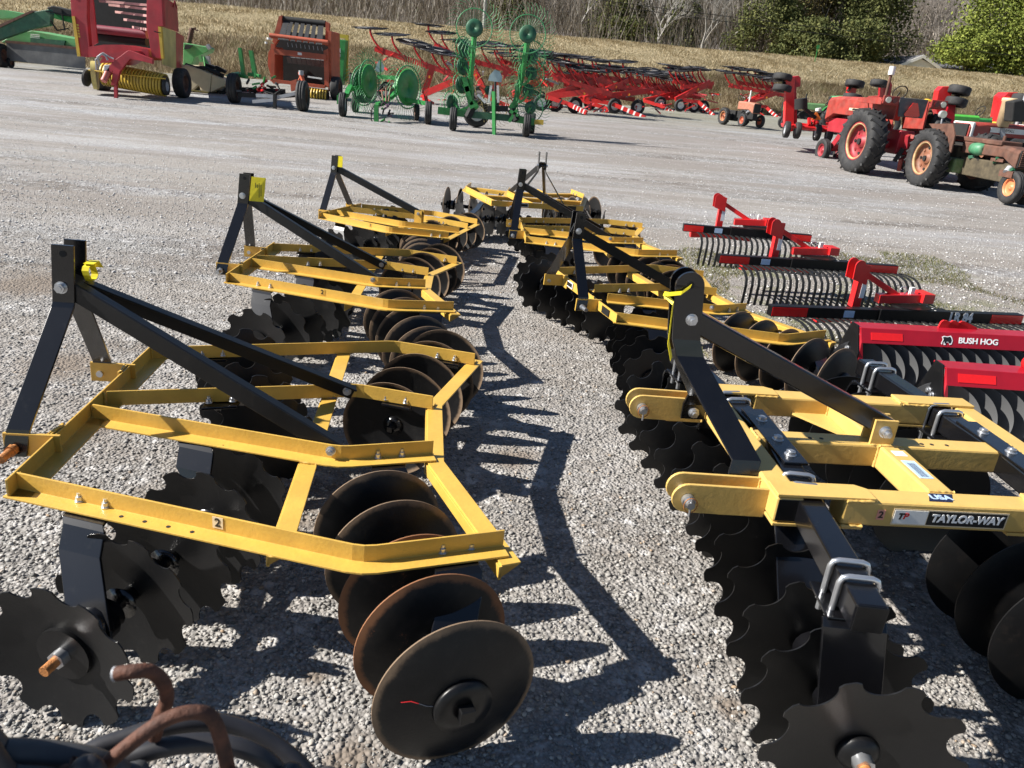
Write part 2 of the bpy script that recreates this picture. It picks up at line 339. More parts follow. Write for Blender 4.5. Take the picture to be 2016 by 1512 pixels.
big = rmp(noi(.9, 6, .7, mp(.12, .5, 1, R_(-3))), [(.50, 0.0), (.62, 1.0)])
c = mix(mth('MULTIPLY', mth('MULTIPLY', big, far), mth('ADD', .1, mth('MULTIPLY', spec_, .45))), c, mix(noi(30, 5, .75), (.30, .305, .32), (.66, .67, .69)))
PATCH = [(*WZ(px, py, 0).xy, r_) for px, py, r_ in ((690, 1492, .11), (620, 1330, .06), (215, 830, .26), (120, 720, .30), (560, 1010, .25), (1010, 900, .16), (330, 1010, .3), (1440, 1395, .07), (860, 1000, .22), (60, 560, .5), (1300, 560, .35))]
for px_, py_, r_ in PATCH:
    vd = n.new('ShaderNodeVectorMath'); vd.operation = 'DISTANCE'; L.new(tc.outputs['Position'], vd.inputs[0]); vd.inputs[1].default_value = (px_, py_, 0)
    dd = mth('ADD', mth('DIVIDE', vd.outputs['Value'], r_), mth('MULTIPLY', noi(7, 5, .7), 1.1)); c = mix(rmp(mth('MULTIPLY', dd, .5), [(.45, .85), (.80, 0.0)]), c, mix(noi(60, 4, .7), (.10, .078, .06), (.24, .195, .155)))
# thin weeds near the rakes and at the yard edge
gx = rmp(mth('MULTIPLY', sp.outputs[0], .1), [(.10, 0.0), (.17, 1.0), (.45, 1.0), (.6, 0.0)])
gy = rmp(mth('MULTIPLY', sp.outputs[1], .1), [(.45, 0.0), (.6, 1.0), (.95, .9), (1.12, 0.0)])
gn = rmp(noi(2.2, 5, .65), [(.50, 0.0), (.62, 1.0)])
gm = mth('MULTIPLY', mth('MULTIPLY', gx, gy), gn)
c = mix(mth('MULTIPLY', gm, .85), c, mix(noi(40, 4, .7), (.07, .085, .03), (.24, .23, .13)))
gr = rmp(noi(1.3, 3, .6, mp(.5, 1, 1)), [(.60, 0.0), (.72, 1.0)])
yfar = rmp(mth('MULTIPLY', sp.outputs[1], .01), [(.30, 0.0), (.42, 1.0)])
c = mix(mth('MULTIPLY', yfar, mth('ADD', .35, mth('MULTIPLY', gr, .5))), c, (.15, .16, .07))
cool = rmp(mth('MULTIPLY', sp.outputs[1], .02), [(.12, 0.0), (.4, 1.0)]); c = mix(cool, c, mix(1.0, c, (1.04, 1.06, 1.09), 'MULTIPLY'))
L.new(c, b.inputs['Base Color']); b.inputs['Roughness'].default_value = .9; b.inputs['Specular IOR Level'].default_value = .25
h = mth('ADD', mth('MULTIPLY', mth('SUBTRACT', 1.0, v1.outputs['Distance']), .7), mth('MULTIPLY', mth('SUBTRACT', 1.0, v2.outputs['Distance']), .5))
h = mth('ADD', h, mth('MULTIPLY', noi(6, 4, .6), .8))
bp = n.new('ShaderNodeBump'); bp.inputs['Strength'].default_value = 1.0; bp.inputs['Distance'].default_value = .016; L.new(h, bp.inputs['Height']); L.new(bp.outputs[0], b.inputs['Normal'])
xs = np.concatenate([np.linspace(-400, -60, 12), np.linspace(-56, 56, 141), np.linspace(60, 400, 12)])
ys = np.concatenate([np.linspace(-40, 14, 60), np.linspace(15, 70, 56), np.linspace(80, 400, 10)])
V, Fc = grid(xs, ys, lambda X, Y: np.interp(Y, GY, GZ)+snoise(X, Y, .35, 3)*.02*np.clip((Y-13)/5, 0, 1))
tag(nmesh('ground', V, Fc, GRAV, True), kind='structure')

# stones lying loose on the surface near the camera
def rocks(N, sampler, smin, smax, seed):
    rs = np.random.RandomState(seed)
    t = (1+5**.5)/2; ico = np.array([(-1, t, 0), (1, t, 0), (-1, -t, 0), (1, -t, 0), (0, -1, t), (0, 1, t), (0, -1, -t), (0, 1, -t), (t, 0, -1), (t, 0, 1), (-t, 0, -1), (-t, 0, 1)])/1.9
    fi = np.array([(0, 11, 5), (0, 5, 1), (0, 1, 7), (0, 7, 10), (0, 10, 11), (1, 5, 9), (5, 11, 4), (11, 10, 2), (10, 7, 6), (7, 1, 8), (3, 9, 4), (3, 4, 2), (3, 2, 6), (3, 6, 8), (3, 8, 9), (4, 9, 5), (2, 4, 11), (6, 2, 10), (8, 6, 7), (9, 8, 1)])
    P = sampler(rs, N); s = smin*(smax/smin)**(rs.rand(N)**2.2)
    v = ico[None]*(1+rs.uniform(-.42, .34, (N, 12, 1)))*rs.uniform(.6, 1.2, (N, 1, 3))
    a = rs.uniform(0, 6.28, N); ca, sa = np.cos(a), np.sin(a); tl = rs.uniform(-.5, .5, N)
    x = v[..., 0]*ca[:, None]-v[..., 1]*sa[:, None]; y = v[..., 0]*sa[:, None]+v[..., 1]*ca[:, None]; z = v[..., 2]*.6+x*tl[:, None]*.4
    v = np.stack([x, y, z], -1)*s[:, None, None]*.5+P[:, None, :]; v[..., 2] += (s*.16)[:, None]
    f = fi[None]+(np.arange(N)*12)[:, None, None]
    return v.reshape(-1, 3), f.reshape(-1, 3)
def samp(rs, N):                                     # uniform in depth ring, thinning with distance
    y = 0.75+(9.5-0.75)*rs.rand(N)**1.9; x = (rs.rand(N)*2-1)*(0.95*y+.55); x += 0
    for px_, py_, r_ in PATCH:
        k = (np.hypot(x-px_, y-py_) < r_*rs.uniform(.3, 1.15, N)) & (rs.rand(N) < .8); x[k] = (rs.rand(k.sum())*2-1)*2.5; y[k] = rs.uniform(1.5, 5, k.sum())
    return np.stack([x, y, np.interp(y, GY, GZ)], -1)
m, n, L, b, tc, mp, noi, vor, rmp, mix, mth = nodes('loose_stone')
rp = n.new('ShaderNodeNewGeometry')
c = rmp(rp.outputs['Random Per Island'], [(0, (.17, .165, .155)), (.3, (.29, .28, .265)), (.62, (.38, .37, .35)), (.9, (.47, .46, .44)), (.965, (.38, .28, .19)), (1, (.74, .72, .69))])
c = mix(noi(90, 3, .6), c, mix(1.0, c, (.6, .58, .55), 'MULTIPLY')); L.new(c, b.inputs['Base Color']); b.inputs['Roughness'].default_value = .85; b.inputs['Specular IOR Level'].default_value = .3
V, Fc = rocks(165000, samp, .005, .023, 11)
def samp2(rs, N):
    y = rs.uniform(8, 27, N); x = rs.uniform(-1, 1, N)*(.85*y+1); k = snoise(x*.25, y, 1.1, 41) > rs.uniform(-1.6, .9, N); k |= rs.rand(N) > .8; y[~k] = rs.uniform(6, 12, (~k).sum()); x = np.where(k, x, rs.uniform(-1, 1, N)*(.8*y)); return np.stack([x, y, np.interp(y, GY, GZ)], -1)
tag(nmesh('pale_gravel_stones', *rocks(24000, samp2, .012, .036, 12), mat('pale_limestone', (.50, .49, .48), .9, var=.3, vs=9, spec=.2)), 'pale limestone chips strewn across the middle of the yard', 'gravel', kind='stuff')
tag(nmesh('gravel_stones', V, Fc, m), 'loose grey limestone gravel scattered over the yard', 'gravel', kind='stuff')

# bank
def ztop(Y): return 1.8+.0515*Y
m, n, L, b, tc, mp, noi, vor, rmp, mix, mth = nodes('dry_grass_bank')
c = mix(noi(3.5, 6, .7), (.30, .24, .14), (.58, .48, .31)); c = mix(rmp(noi(.35, 4, .6), [(.45, 0.0), (.6, .35)]), c, (.20, .18, .09))
L.new(c, b.inputs['Base Color']); b.inputs['Roughness'].default_value = 1; b.inputs['Specular IOR Level'].default_value = .1
bp = n.new('ShaderNodeBump'); bp.inputs['Strength'].default_value = 1; bp.inputs['Distance'].default_value = .3; L.new(noi(5, 6, .75), bp.inputs['Height']); L.new(bp.outputs[0], b.inputs['Normal']); BANK = m
def zbank(X, Y):
    yf = yfoot(X); w = 17.0; t = np.clip((Y-yf)/w, -1, 1.0); yt = yf+w; zt = ztop(yt); zb = np.interp(yf, GY, GZ)
    pr = np.where(t < 0, -.06*0-.3*np.clip(-t*6, 0, 1), (1-np.cos(np.clip(t, 0, 1)*math.pi))/2*.35+.65*np.clip(t, 0, 1))
    z = zb+(zt-zb)*np.clip(pr, -.3, 1)+snoise(X, Y, .5, 5)*.12*np.clip(t*3, 0, 1)*np.clip((1-t)*4, .15, 1)
    return np.where(Y > yt, zt-.02*(Y-yt)*0-.3*np.clip((Y-yt-7)/6, 0, 1), z)
xs = np.concatenate([np.linspace(-260, -70, 20), np.linspace(-66, 90, 240), np.linspace(95, 330, 24)])
tt = np.concatenate([np.linspace(-.18, 1.0, 60), 1+np.array([.03, .1, .2, .3, .42, .6, .8, 1.5, 3, 6, 14])])
XX, TT = np.meshgrid(xs, tt); YY = yfoot(XX)+TT*17.0; ZZ = zbank(XX, YY); i = np.arange(XX.size).reshape(XX.shape)
tag(nmesh('embankment', np.stack([XX, YY, ZZ], -1).reshape(-1, 3), np.stack([i[:-1, :-1], i[:-1, 1:], i[1:, 1:], i[1:, :-1]], -1).reshape(-1, 4), BANK, True), kind='structure')
# dry grass and brush standing on the bank
def blades(N, tr, hr, seed, lean=.5, wd_=.02, xr=(-48, 66)):
    rs = np.random.RandomState(seed); x = rs.uniform(*xr, N); t = rs.uniform(*tr, N); k = snoise(x, t*17, .9, seed+1); y = yfoot(x)+t*17; z = zbank(x, y)
    h = rs.uniform(*hr, N)*(1+.45*k); a = rs.uniform(0, 6.28, N); l = rs.uniform(0, lean, N)*h; w = wd_*rs.uniform(.6, 1.6, N)
    p0 = np.stack([x-w, y, z-.05], -1); p1 = np.stack([x+w, y, z-.05], -1); p2 = np.stack([x+l*np.cos(a), y+l*np.sin(a), z+h], -1)
    V = np.stack([p0, p1, p2], 1).reshape(-1, 3); return V, np.arange(N*3).reshape(-1, 3)
def gmat(name, st):
    m, n, L, b, tc, mp, noi, vor, rmp, mix, mth = nodes(name); rp = n.new('ShaderNodeNewGeometry')
    c = rmp(rp.outputs['Random Per Island'], st); c = mix(rmp(noi(.55, 5, .65), [(.42, 0.0), (.62, .9)]), c, mix(1.0, c, (.55, .50, .42), 'MULTIPLY')); c = mix(rmp(noi(.9, 4, .6), [(.58, 0.0), (.68, .5)]), c, mix(1.0, c, (.55, .75, .35), 'MULTIPLY')) if 'tan' not in name else c
    L.new(c, b.inputs['Base Color']); b.inputs['Roughness'].default_value = .9; b.inputs['Specular IOR Level'].default_value = .15; return m
TAN = gmat('tan_grass', [(0, (.42, .34, .20)), (.5, (.62, .51, .32)), (1, (.80, .68, .46))])
BRU = gmat('brown_brush', [(0, (.15, .105, .07)), (.4, (.30, .225, .14)), (.75, (.46, .36, .23)), (.9, (.19, .20, .08)), (1, (.62, .53, .37))])
V, Fc = blades(210000, (.36, 1.03), (.05, .16), 21, 1.4, .025); tag(nmesh('mown_grass', V, Fc, TAN), 'short dry tan grass on the top of the embankment', 'grass', kind='stuff')
V, Fc = blades(300000, (-.02, .5), (.08, .38), 22, 1.5, .011); tag(nmesh('tall_dry_grass', V, Fc, BRU), 'tall brown weeds and brush on the foot of the embankment', 'weeds', kind='stuff')
V, Fc = blades(9000, (.0, .6), (.2, .8), 25, 1.6, .010); tag(nmesh('straw_stalks', V, Fc, gmat('straw', [(0, (.42, .34, .21)), (1, (.7, .6, .42))])), 'pale straw stalks standing among the weeds of the embankment', 'weeds', kind='stuff')
rs = np.random.RandomState(5); N = 34000; x = rs.uniform(1.2, 6.2, N); y = rs.uniform(5.2, 10.5, N); k = snoise(x, y, 3.2, 9) > .12; x, y = x[k], y[k]; N = len(x)
a = rs.uniform(0, 6.28, N); hh = rs.uniform(.01, .045, N); p = np.stack([x, y, np.zeros(N)], -1)
V = np.stack([p+np.array([-.004, 0, 0]), p+np.array([.004, 0, 0]), p+np.stack([np.cos(a)*hh, np.sin(a)*hh, hh], -1)], 1).reshape(-1, 3)
tag(nmesh('thin_weeds', V, np.arange(N*3).reshape(-1, 3), gmat('yard_weeds', [(0, (.10, .13, .03)), (.6, (.2, .2, .08)), (1, (.42, .36, .22))])), 'thin green weeds growing through the gravel under the rakes', 'weeds', kind='stuff')
# ------------------------------------------------------------ disc harrows
def disc_mesh(R, notch=0, depth=.055, bite=.165):
    if notch:
        th = []; rn = R*bite
        for k in range(notch):
            a0 = 2*math.pi*k/notch; dm = math.asin(rn/R*.999); hw = math.pi/notch
            th += [(a0-hw, 0)] if False else []
            for u in np.linspace(-1, 1, 13): th.append(a0+math.asin(math.sin(u*math.pi/2)*math.sin(dm)))
            for u in (.25, .5, .75): th.append(a0+dm+(2*math.pi/notch-2*dm)*u)
        def ro(t):
            d = (t+math.pi/notch) % (2*math.pi/notch)-math.pi/notch; s = rn*rn-(R*math.sin(d))**2
            return R*math.cos(d)-math.sqrt(max(0, s)) if abs(d) <= math.asin(rn/R*.9995) else R
        out = [ro(t) for t in th]
    else: th = [2*math.pi*k/64 for k in range(64)]; out = [R]*64
    g = G(); n = len(th); fr = (0.0, .18, .35, .55, .75, .9, 1.0); tk = .0045
    for side in (0, 1):
        vs = []
        for f in fr[1:]:
            for t, o in zip(th, out):
                r = (f*min(o, R*(.16+.84*f)) if f < 1 else o) if notch else f*o
                vs.append((r*math.cos(t), r*math.sin(t), depth*(r/R)**2-(tk if side else 0)))
        vs.append((0, 0, -(tk if side else 0))); c = len(vs)-1; m_ = len(fr)-1; fs = []
        for i in range(m_-1):
            for k in range(n): q = (i*n+k, i*n+(k+1) % n, (i+1)*n+(k+1) % n, (i+1)*n+k); fs.append(q)
        for k in range(n): fs.append((c, (k+1) % n, k))
        g.add(vs, fs, True)
    N1 = n*(len(fr)-1)+1; a = (len(fr)-2)*n
    g.f += [(a+k, a+(k+1) % n, N1+a+(k+1) % n, N1+a+k) for k in range(n)]; g.sm += [False]*n
    me = g.mesh('disc_blade')
    bpy_e = me.attributes  # sharp rim
    return me
DISCS = {}
def disc(parent, c, ax, R, notch, m, spin=0):
    k = (round(R, 3), notch, m.name)
    if k not in DISCS: me = disc_mesh(R, notch, .04 if notch else .05, .205 if R > .24 else .165); me.materials.append(m); DISCS[k] = me
    o = bpy.data.objects.new('disc_blade', DISCS[k]); COL.objects.link(o); o.parent = parent
    q = Vector(ax).to_track_quat('Z', 'Y').to_matrix().to_4x4() @ Matrix.Rotation(spin, 4, 'Z'); q.translation = Vector(c); o.matrix_local = q
    es = o.modifiers.new('edge', 'EDGE_SPLIT'); es.split_angle = R_(40)
    return o
BOLTM = {}
def bolt(parent, c, ax=(0, 0, 1), r=.011, h=.012, thread=.02, m=None):
    k = (r, h, thread)
    if k not in BOLTM:
        g = G(); g.cyl((0, 0, 0), (0, 0, .0025), r*1.25, 16); g.tube([(0, 0, .0025), (0, 0, .0025+h)], r, 6); g.cyl((0, 0, h), (0, 0, h+thread), r*.55, 10)
        me = g.mesh('bolt'); me.materials.append(m or ZNC); BOLTM[k] = me
    o = bpy.data.objects.new('bolt', BOLTM[k]); COL.objects.link(o); o.parent = parent
    q = Vector(ax).to_track_quat('Z', 'Y').to_matrix().to_4x4() @ Matrix.Rotation(random.random(), 4, 'Z'); q.translation = Vector(c); o.matrix_local = q
    return o
def strap(g, pts, w, t, wd=(1, 0, 0)):            # flat bar bent through pts, width along wd
    pts = [Vector(p) for p in pts]; wd = Vector(wd); vs = []; m = len(pts)
    for i in range(m):
        d = (pts[min(i+1, m-1)]-pts[max(i-1, 0)]).normalized(); nn = d.cross(wd).normalized()
        for a, b in ((-1, -1), (1, -1), (1, 1), (-1, 1)): vs.append(pts[i]+wd*(a*w/2)+nn*(b*t/2))
    fs = [(3, 2, 1, 0), tuple(4*(m-1)+k for k in range(4))]
    for i in range(m-1):
        for k in range(4): fs.append((4*i+k, 4*i+(k+1) % 4, 4*i+4+(k+1) % 4, 4*i+4+k))
    return g.add(vs, fs)
TH1 = dict(xo0=0, yo0=.606, xo1=1.099, yo1=.948, xo2=1.518, yo2=.832, xi0=.014, yi0=.062, xi1=.964, yi1=.309, xi2=1.3, yi2=.219, xm=-.059, ym=.05, zm=.445, xt=-.041, zt=.569, xl=-.123, yl=.37, zl=-.043, xb=.926, zb=-.024)
TR2 = dict(TH1, yo0=.613, xo1=1.083, yo1=.976, yo2=.843, xi0=.164, yi0=.123, xi1=.971, yi1=.312, xi2=1.278, yi2=.214, xm=-.106, ym=.04, zm=.417, xt=-.1, zt=.514, xl=-.129, yl=.36)
TH3 = dict(TH1, xo0=.03, yo0=.587, xo1=.892, yo1=.876, xo2=1.498, yo2=.692, xi0=.03, yi0=.20, xi1=.869, yi1=.356, xi2=1.494, yi2=.204, xm=-.093, ym=.05, zm=.451, xt=-.082, zt=.558, xl=-.07, yl=.42, zl=-.056, xb=.954, zb=.062)
HG = 'yellow disc harrows parked in two rows'
def harrow(label, t, pose, H=1.8, opt=()):
    x, y, z, yaw, pit, rol = pose
    s = H/(-z+.53) if 'abs' not in opt else 1.0     # scale so that the discs stand on the yard
    hF = .53
    Mr = Matrix.Rotation(yaw, 4, 'Z') @ Matrix.Rotation(pit, 4, 'Y') @ Matrix.Rotation(rol, 4, 'X')
    org = Vector((x*s, y*s, H+z*s)) + Mr.to_3x3() @ Vector((0, 0, -hF*s))
    mw = Matrix.Translation(org) @ Mr @ Matrix.Scale(s, 4)
    root = thing('disc_harrow', label, 'disc harrow', group=HG, mat_=mw)
    up = mw.inverted()
    def groundz(lx, ly):                            # height of the yard in the harrow's own frame
        p = mw @ Vector((lx, ly, 0)); d = up.to_3x3() @ Vector((0, 0, 1)); q = up @ Vector((p.x, p.y, 0)); return q.z
    Z = hF; h = .062; k = .007; fl = .062
    bev = .0015 if 'near' in opt else 0
    for sd in (-1, 1):                              # the four bent angle-iron rails
        for c, xx in (('o', 0), ('i', 0)):
            P = [(t['x'+c+'0'], sd*t['y'+c+'0'], Z-h), (t['x'+c+'1'], sd*t['y'+c+'1'], Z-h), (t['x'+c+'2'], sd*t['y'+c+'2'], Z-h)]
            a, b_, e = [Vector(p) for p in P]       # round the bend a little
            b1 = b_+(a-b_).normalized()*.035; b2 = b_+(e-b_).normalized()*.035; P = [a, b1, b_+((b1+b2)/2-b_)*.55, b2, e]
            pr = [(0, h), (0, 0), (sd*fl, 0), (sd*fl, k), (sd*k, k), (sd*k, h)]
            g = G().sweep(pr, P); g.ob('frame_rail', YEL, root, bev)
    g = G(); y0 = t['yo0']+.06; pr = [(0, .002), (0, -.062), (-.07, -.062), (-.07, -.055), (-.007, -.055), (-.007, .002)]
    g.sweep([(a, b) for a, b in pr], [(-.005, -y0, Z), (-.005, y0, Z)]); fb = g.ob('front_beam', YEL, root, bev)
    zb = Z-h-.0015; g = G(); pr = [(0, 0), (0, -.05), (.007, -.05), (.007, -.007), (-.065, -.007), (-.065, 0)]
    if t is TH3: P = [(t['xo2']-.03, -t['yo2']-.05, zb), (t['xo2']-.03, t['yo2']+.05, zb)]
    else: P = [(t['xo2']-.01, -t['yo2']-.1, zb), (t['xi2']-.02, -t['yi2']-.06, zb), (t['xi2']-.02, t['yi2']+.06, zb), (t['xo2']-.01, t['yo2']+.1, zb)]
    g.sweep(pr, P); g.ob('rear_beam', YEL, root, bev)
    g = G(); xc = t['xb']-.105; yc = t['yo1']*.93+.02; g.sweep([(0, 0), (0, -.05), (.007, -.05), (.007, -.007), (-.062, -.007), (-.062, 0)], [(xc, -yc, zb), (xc, yc, zb)]); xb = g.ob('cross_beam', YEL, root, bev)
    # hitch plates, pins, mast, braces
    for sd in (-1, 1):
        g = G(); yl = sd*(t['yl']-.015); g.box((t['xl']/2-.008, yl, Z-.035), (abs(t['xl'])+.06, .012, .085)); g.box((-.012, yl-sd*.05, Z-.035), (.008, .10, .085)); g.ob('lift_plate', YEL, root, bev)
        c = Vector((t['xl'], sd*t['yl'], Z+t['zl'])); g = G().cyl(c-Vector((0, sd*.03, 0)), c+Vector((0, sd*(.09 if sd < 0 else .05), 0)), .014, 12); g.cyl(c+Vector((0, sd*.012, 0)), c+Vector((0, sd*.03, 0)), .021, 6); g.ob('lift_pin', BRS if 'near' in opt and sd < 0 else ZNC, root)
        zk = t['zm']-.075; w = .075; ym = t['ym']
        P = [(t['xt'], sd*ym, Z+t['zt']+.03), (t['xm']+.002, sd*ym, Z+zk+.02), (t['xm'], sd*(ym+.01), Z+zk), (t['xl']+.012, sd*(t['yl']-.018), Z+t['zl']+.06), (t['xl'], sd*(t['yl']+.002), Z+t['zl']-.03)]
        g = G(); strap(g, P, w, .011); st = g.ob('mast_strap', BLK, root, bev)
        bolt(root, (t['xm'], sd*(ym+.006), Z+t['zm']), (0, sd, 0), .018, .016, .006)
        g = G().cyl((t['xt'], sd*(ym+.0065), Z+t['zt']), (t['xt'], sd*(ym+.0075), Z+t['zt']), .012, 12); g.ob('pin_hole', DARK, root)
        if t is TH3: yb0, yb1 = .028, .028
        else: yb0, yb1 = ym+.012 if 0 else ym-.016, t['yi1']*(t['xb']-t['xi0'])/(t['xi1']-t['xi0'])-.010
        if t is not TH3: yb1 = (t['yi0']+(t['yi1']-t['yi0'])*(t['xb']-t['xi0'])/(t['xi1']-t['xi0']))-.012
        a = Vector((t['xm'], sd*yb0, Z+t['zm'])); b_ = Vector((t['xb'], sd*yb1, Z+t['zb'])); d = (b_-a).normalized(); b_ += d*.03; a -= d*.03
        g = G(); g.bar(a, b_, .009, .064); off = Vector((0, -sd*.022, 0))+d.cross(Vector((0, 1, 0))).normalized()*(-.0)
        upv = Vector((0, sd, 0)).cross(d); upv = upv if upv.z > 0 else -upv
        g.bar(a+upv*.0302+Vector((0, -sd*.02, 0)), b_+upv*.0302+Vector((0, -sd*.02, 0)), .045, .008, upv); g.ob('brace', BLKD, root, bev)
        bolt(root, (t['xb'], sd*(yb1+(.008 if sd > 0 else .02)) if sd < 0 else yb1-.012, Z+t['zb']), (0, -1, 0), .015, .013, .008)
    g = G().cyl((t['xm'], -t['ym'], Z+t['zm']), (t['xm'], t['ym'], Z+t['zm']), .017, 12); g.ob('mast_spacer', BLK, root)
    if t is TH3:
        g = G().box((t['xb'], -.045, Z+.02), (.085, .01, .16)); g.box((t['xb'], .045, Z+.02), (.085, .01, .16)); g.box((t['xb'], 0, Z-.055), (.085, .5, .01)); g.ob('brace_bracket', YEL, root)
    if 'tag1' in opt:
        g = G(); strap(g, [(t['xt']+.045+.004*math.cos(3*a), .04+.034*math.sin(a), Z+t['zt']-.085+.034*math.cos(a)) for a in np.linspace(-2.6, 2.9, 13)], .024, .0018); strap(g, [(t['xt']+.05, .02, Z+t['zt']-.05), (t['xt']+.055, .06, Z+t['zt']-.045), (t['xt']+.058, .085, Z+t['zt']-.075)], .035, .0018); g.ob('warning_tag', YTAG, root)
    if 'tag2' in opt:
        g = G(); a = Vector((t['xt']+.055, -.085, Z+t['zt']+.02)); g.prism([a, a+Vector((.10, 0, 0)), a+Vector((.085, 0, -.17)), a+Vector((-.015, -.01, -.17))], (0, .003, 0)); tg = g.ob('warning_tag', YTAG, root)
        text('PUSH HERE\nKEEP CLEAR' if 0 else '', .02, INK, root, Matrix())if 0 else None
        g = G()
        for i in range(4): g.box(a+Vector((.028+.013*i, -.004, -.09)), (.004, .001, .10-.02*(i % 2)))
        g.ob('print_lines', INK, tg)
    if 'tag3' in opt: G().box((t['xt']+.06, -.05, Z+t['zt']-.03), (.07, .006, .12)).ob('warning_tag', YTAG, root)
    # gangs: axle, hangers, discs, end hardware
    nd, sp, R = 5, .212, .235
    for sd in (-1, 1):
        for nm, (gx, gy), ang in (('f', (.30, -1.07), -18), ('r', (1.385, -1.24), 18)):
            if 'fs' in opt and nm == 'f': gx, gy = .10, -1.13
            if t is TH3: gy += .16; gx -= (.05 if nm == 'r' else 0)
            a = R_(ang); ins = Vector((-math.sin(a), math.cos(a), 0)); ins.y *= 1
            def mir(v): return Vector((v.x, v.y if sd < 0 else -v.y, v.z))
            c0 = Vector((gx, gy, 0)); c1 = c0+ins*(sp*(nd-1))
            z0 = groundz(*mir(c0).xy)+R-.002; z1 = groundz(*mir(c1).xy)+R-.002; c0.z = z0; c1.z = z1; d = (c1-c0).normalized(); L_ = (c1-c0).length
            g = G(); g.bar(mir(c0-d*.02), mir(c1+d*.03), .024, .024)
            for i in range(nd-1):
                q = c0+d*(L_/(nd-1)*(i+.5)); e = sp*.40; g.lathe([(.055, -e), (.026, -e*.6), (.024, e*.6), (.05, e), (.001, e), (.001, -e)], mir(q), mir(d), 14)
            ax = g.ob('gang_axle', BLK, root); so_ = [0, .265, .47, .675, .88] if nm == 'f' else [sp*i for i in range(nd)]
            concave_out = nm == 'f'
            for i in range(nd):
                m_ = DNT if nm == 'f' else ((DSR if i in (1, 2) and sd < 0 and 'rust' in opt else DSM))
                v = mir(-d) if concave_out else mir(d)
                disc(root, mir(c0+d*(so_[i]+(.02 if nm == 'f' else -.025))), v, R, 10 if nm == 'f' else 0, m_, random.random()*6)
            o_ = mir(-d); e0 = mir(c0+d*(.02 if nm == 'f' else -.025)); g = G()
            if nm == 'f':
                g.cyl(e0+o_*.002, e0+o_*.018, .082, 28); g.ob('end_washer', BLKD, ax); g = G().hexn(e0+o_*.018, o_, .026, .026); g.ob('end_nut', ZNC, ax); g = G().cyl(e0+o_*.04, e0+o_*.085, .015, 14); g.ob('threaded_end', BRS, ax)
            else:
                g.lathe([(.001, .022), (.05, .020), (.082, .016), (.084, -.004), (.001, -.004)], e0, o_, 32); g.ob('end_washer', BLKD, ax); g = G().box((0, 0, 0), (.042, .042, .03), mir(d).to_track_quat('Z', 'Y').to_matrix()); g.v = [tuple(Vector(v)+e0+o_*.036) for v in g.v]; g.ob('end_bolt', BLKD, ax, .003)
                if 'near' in opt and sd < 0: disc_thread(ax, e0, o_)
            for hp, hw in (((.253, -.690), .14), ((.425, -.149), .14)) if nm == 'f' else (((1.373, -.874), .14), ((1.14, -.27), .13)):
                if t is TH3 and abs(hp[1]) > .5: hp = (hp[0], hp[1]+.12)
                # where the hanger meets the axle
                q = c0+d*(sp*(.5 if abs(hp[1]) > .5 else 3.5))
                top = Vector((hp[0], hp[1], Z-h-.001)); zt_ = top.z-.004
                rd = Vector((math.cos(a), math.sin(a), 0)) ; yo = -.045
                g = G(); A = top+Vector((0, .03, 0)); B = top+Vector((0, yo+.012, 0)); C = Vector((top.x+.01, top.y-.092, zt_-.016)); B = top+Vector((0, -.078, 0)); Dp = Vector((q.x, q.y, q.z+.02)); Dp2 = Vector((q.x, q.y, q.z-.045))
                A.z = B.z = zt_-.004
                pts = [mir(p) for p in (A, B, C, C+Vector((0, -.045, -.06)), Dp, Dp2)]; w3 = mir(rd); strap(g, pts, hw, .011, w3)
                g.ob('gang_hanger', BLK, root, .002 if 'near' in opt else 0)
                g = G().lathe([(.062, -.05), (.062, .05), (.03, .055), (.03, -.055)], mir(q), mir(d), 16); g.ob('bearing', BLK, root)
                for dx in (-.046, .046): bolt(root, mir(top+rd*dx+Vector((0, 0, .009))), (0, 0, 1), .012, .014, .014)
    if 'near' in opt or 'stk' in opt:               # weld beads at the joints
        rw_ = random.Random(3)
        def bead(a, b, r=.0045):
            a = Vector(a); b = Vector(b); n_ = max(4, int((b-a).length/.006)); P = [a.lerp(b, i/n_)+Vector((rw_.uniform(-1, 1), rw_.uniform(-1, 1), rw_.uniform(-1, 1)))*.0012 for i in range(n_+1)]
            g = G().tube(P, [r*rw_.uniform(.7, 1.35) for _ in P], 6); g.ob('weld_bead', YEL, root)
        for sd in (-1, 1):
            for c_ in ('o', 'i'):
                f_ = (xc-t['x'+c_+'0'])/(t['x'+c_+'1']-t['x'+c_+'0']); yy = sd*(t['y'+c_+'0']+(t['y'+c_+'1']-t['y'+c_+'0'])*f_+.064)
                bead((xc, yy, Z-h+.001), (xc+.062, yy+sd*.012, Z-h+.001)); bead((.006, sd*(t['y'+c_+'0']-.002), Z-h+.004), (.006, sd*(t['y'+c_+'0']-.002), Z-.004)); e_ = (t['x'+c_+'2'], sd*t['y'+c_+'2'])
                bead((e_[0]-.065, e_[1]+sd*.064, Z-h+.001), (e_[0]-.005, e_[1]+sd*.064, Z-h+.001)); bead((e_[0]+.002, e_[1]+sd*.004, Z-h+.002), (e_[0]+.002, e_[1]+sd*.06, Z-h+.002))
            bead((-.015, sd*(t['yl']-.045), Z-.075), (-.015, sd*(t['yl']-.045), Z+.004)); bead((-.02, sd*(t['yl']-.02), Z+.007), (-.006, sd*(t['yl']-.1), Z+.005))
    # price sticker with the figure 2 and other labels
    def on_rail(x, c='o', sd=-1):
        x0, x1, y0_, y1 = t['x'+c+'0'], t['x'+c+'1'], t['y'+c+'0'], t['y'+c+'1']; f = (x-x0)/(x1-x0); return Vector((x, sd*(y0_+(y1-y0_)*f), Z)), Vector((x1-x0, sd*(y1-y0_), 0)).normalized()
